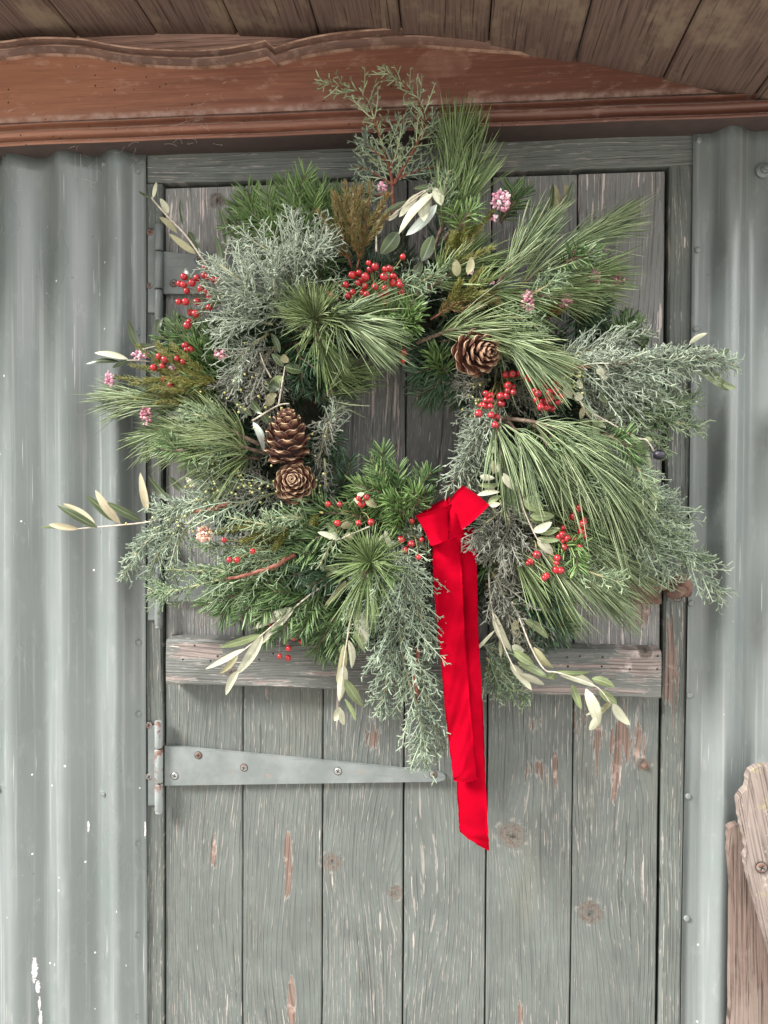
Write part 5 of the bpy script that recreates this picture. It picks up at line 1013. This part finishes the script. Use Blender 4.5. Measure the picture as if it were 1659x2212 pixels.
def cone(label, c, axis, Lc, Rc, n, spin=0.0, lo=96, hi=14, rb0=.72, tipw=.24, sl=1.0):
    c = np.asarray(c); ax = nrm(np.asarray(axis, float)); A = nrm(np.cross(ax, [.2, 1, .1])); B = np.cross(ax, A)
    t = thing('pine_cone', label, 'pine cone', c, 'pine cones in the wreath')
    a = Acc(); tube(a, [c+ax*Lc*(u-.5) for u in (0, .1, .5, .85, 1)], [Rc*.25, Rc*.5, Rc*.45, Rc*.22, Rc*.05], 12); a.build('core', M_core, t)
    rc = np.random.default_rng(int(spin*100)+3)
    for k in range(n):
        u = k/(n-1); phi = spin+k*2.399963
        R = Rc*(rb0+(1-rb0)*math.sin(min(1, u/.30)*math.pi/2) if u < .30 else tipw+(1-tipw)*math.cos((u-.30)/.70*math.pi/2)**.8)
        el = rad(lo+(hi-lo)*u**.8+rc.normal(0, 2.5)); rd = A*math.cos(phi)+B*math.sin(phi)
        x = nrm(rd*math.sin(el)+ax*math.cos(el)); z = nrm(ax*math.sin(el)-rd*math.cos(el)); y = np.cross(z, x)
        ln = R*.86*sl*(1-.10*u); wd = Rc*.70*(.62+.5*math.sin(math.pi*min(1, .25+u*.75)))*(1-.48*u)
        org = c+ax*Lc*(-.5+.90*u)+rd*R*.14
        M = Matrix((tuple(x*ln)+(0,), tuple(y*wd)+(0,), tuple(z*ln*.85)+(0,), (0, 0, 0, 1))).transposed()
        o = bpy.data.objects.new('scale', ME_SCALE); COL.objects.link(o); o.parent = t
        M.translation = Vector(org)-t.location; o.matrix_local = M
cone('upright open pine cone on the left of the opening, above the rosette one', P(620, 942, .135), (.10, -.42, 1), .066, .0335, 52, .4, 104, 30, tipw=.40)
cone('round pine cone seen end-on like a rosette, lowest of the three', P(637, 1043, .128), (.08, -1, .16), .054, .0335, 68, 1.7, 92, 10)
cone('pale-tipped pine cone on the right above the berries', P(1033, 763, .146), (.50, -.80, -.10), .054, .0340, 46, 2.9, 98, 18, tipw=.34)

# ================================================================== red velvet bow
bw = thing('ribbon_bow', 'bright red velvet ribbon bow with two long tails at the bottom of the wreath', 'ribbon', P(985, 1120, .12))
def ribbon(name, A_, B_, n=28, m=9, bow=.0, th=.0009, ends=False):
    """a strip of cloth between two edge curves, with a little thickness"""
    a = Acc(); ca, cb = bez([P(*p) for p in A_], n), bez([P(*p) for p in B_], n)
    G = np.array([[ca[i]*(1-j/(m-1))+cb[i]*(j/(m-1)) for j in range(m)] for i in range(n)])
    du = np.gradient(G, axis=0); dv = np.gradient(G, axis=1); N = nrm(np.cross(du, dv))
    j = np.linspace(0, 1, m); G = G+N*(bow*np.sin(np.pi*j))[None, :, None]
    rr = np.random.default_rng(n+len(A_)); u = np.linspace(0, 1, n)
    if ends:
        rip = sum(am*np.sin(2*np.pi*(f*u[:, None]+ph+sk*j[None])) for am, f, ph, sk in ((.0030, 2.3, .1, .35), (.0012, 5.1, .6, -.6), (.0005, 9.7, .3, .9)))
        G = G+N*(rip*np.minimum(1, u*3)[:, None])[:, :, None]; ed = (rr.normal(0, .00025, (n, 2))+.0006*np.sin(u*17)[:, None])
        G[:, 0] += dv[:, 0]*(ed[:, :1]/np.linalg.norm(dv[:, 0], axis=1, keepdims=True)); G[:, -1] += dv[:, -1]*(ed[:, 1:]/np.linalg.norm(dv[:, -1], axis=1, keepdims=True))
        G[-1, :, 2] += rr.normal(0, .0006, m)
    V = np.concatenate([(G+N*th*.5).reshape(-1, 3), (G-N*th*.5).reshape(-1, 3)]); q = n*m; F = []
    for i in range(n-1):
        for k in range(m-1):
            f = (i*m+k, i*m+k+1, (i+1)*m+k+1, (i+1)*m+k); F.append(f[::-1]); F.append(tuple(q+t for t in f))
    rim = [i*m for i in range(n)]+[(n-1)*m+k for k in range(1, m)]+[i*m+m-1 for i in range(n-2, -1, -1)]+[k for k in range(m-2, -1, -1)]
    for k in range(len(rim)-1): F.append((rim[k], rim[k+1], q+rim[k+1], q+rim[k]))
    a.add(V, F); return a.build(name, M_velvet, bw)
ribbon('loop', [(976, 1088, .140), (938, 1102, .152), (905, 1112, .149), (898, 1114, .139), (908, 1108, .124), (940, 1088, .116), (972, 1071, .124)],
       [(967, 1167, .138), (948, 1174, .148), (935, 1178, .144), (931, 1177, .136), (937, 1172, .122), (955, 1158, .114), (974, 1146, .120)], 44, bow=-.0012)
ribbon('loop', [(973, 1080, .142), (982, 1066, .154), (994, 1053, .152), (1000.5, 1049, .142), (998, 1055, .126), (988, 1072, .118), (978, 1090, .124)],
       [(998, 1145, .140), (1026, 1122, .154), (1048, 1101, .152), (1056, 1091, .142), (1050, 1095, .126), (1025, 1112, .117), (1002, 1130, .122)], 44, bow=-.0010)
ribbon('knot', [(966, 1086, .136), (972, 1120, .143), (969, 1166, .132)], [(1000, 1082, .136), (990, 1120, .143), (1002, 1150, .132)], 14, bow=.002)
ribbon('tail', [(975, 1150, .118), (986, 1250, .110), (990, 1400, .097), (988, 1560, .086), (987, 1690, .078), (990, 1770, .074), (994, 1796, .073)],
       [(1024, 1140, .116), (1030, 1230, .112), (1036, 1400, .100), (1044, 1560, .087), (1050, 1690, .080), (1054, 1800, .074), (1058, 1840, .072)], 90, 13, bow=.0045, ends=True)
ribbon('tail', [(934, 1160, .126), (936, 1240, .122), (953, 1440, .106), (966, 1572, .094), (975, 1655, .088), (981, 1685, .086)],
       [(986, 1140, .128), (998, 1236, .125), (1003, 1342, .116), (1012, 1476, .107), (1021, 1587, .096), (1033, 1685, .088)], 91, 13, bow=.0055, ends=True)

# ================================================================== cobwebs on the headboard and the sheet
def web(label, spots, n, seed, ln=26):
    r = np.random.default_rng(seed); a = Acc()
    for (x, y, d, sx, sy, k) in spots:
        for _ in range(k):
            p = np.array([r.normal(x, sx), r.normal(y, sy)]); an = r.uniform(0, 2*np.pi); l = ln*r.uniform(.4, 1.3); q = p+l*np.array([math.cos(an), math.sin(an)*.6]); mth = (p+q)/2+r.normal(0, 4, 2)
            tube(a, bez([P(*p, d+r.uniform(0, .004)), P(*mth, d+r.uniform(0, .006)), P(*q, d+r.uniform(0, .004))], 6), .00012, 4)
    return tag(a.build('cobweb', M_web), label, 'cobweb')
web('grey cobweb threads along the ledge of the reddish headboard', [(425, 262, .046, 22, 8, 14), (300, 318, .048, 130, 3, 5), (420, 308, .048, 30, 4, 5), (470, 240, .031, 60, 16, 8)], 3, 1)['kind'] = 'stuff'
web('thin cobweb threads across the top of the left corrugated sheet', [(200, 372, .026, 12, 24, 8), (297, 360, .012, 10, 16, 6), (30, 390, .02, 12, 20, 5)], 3, 2)['kind'] = 'stuff'
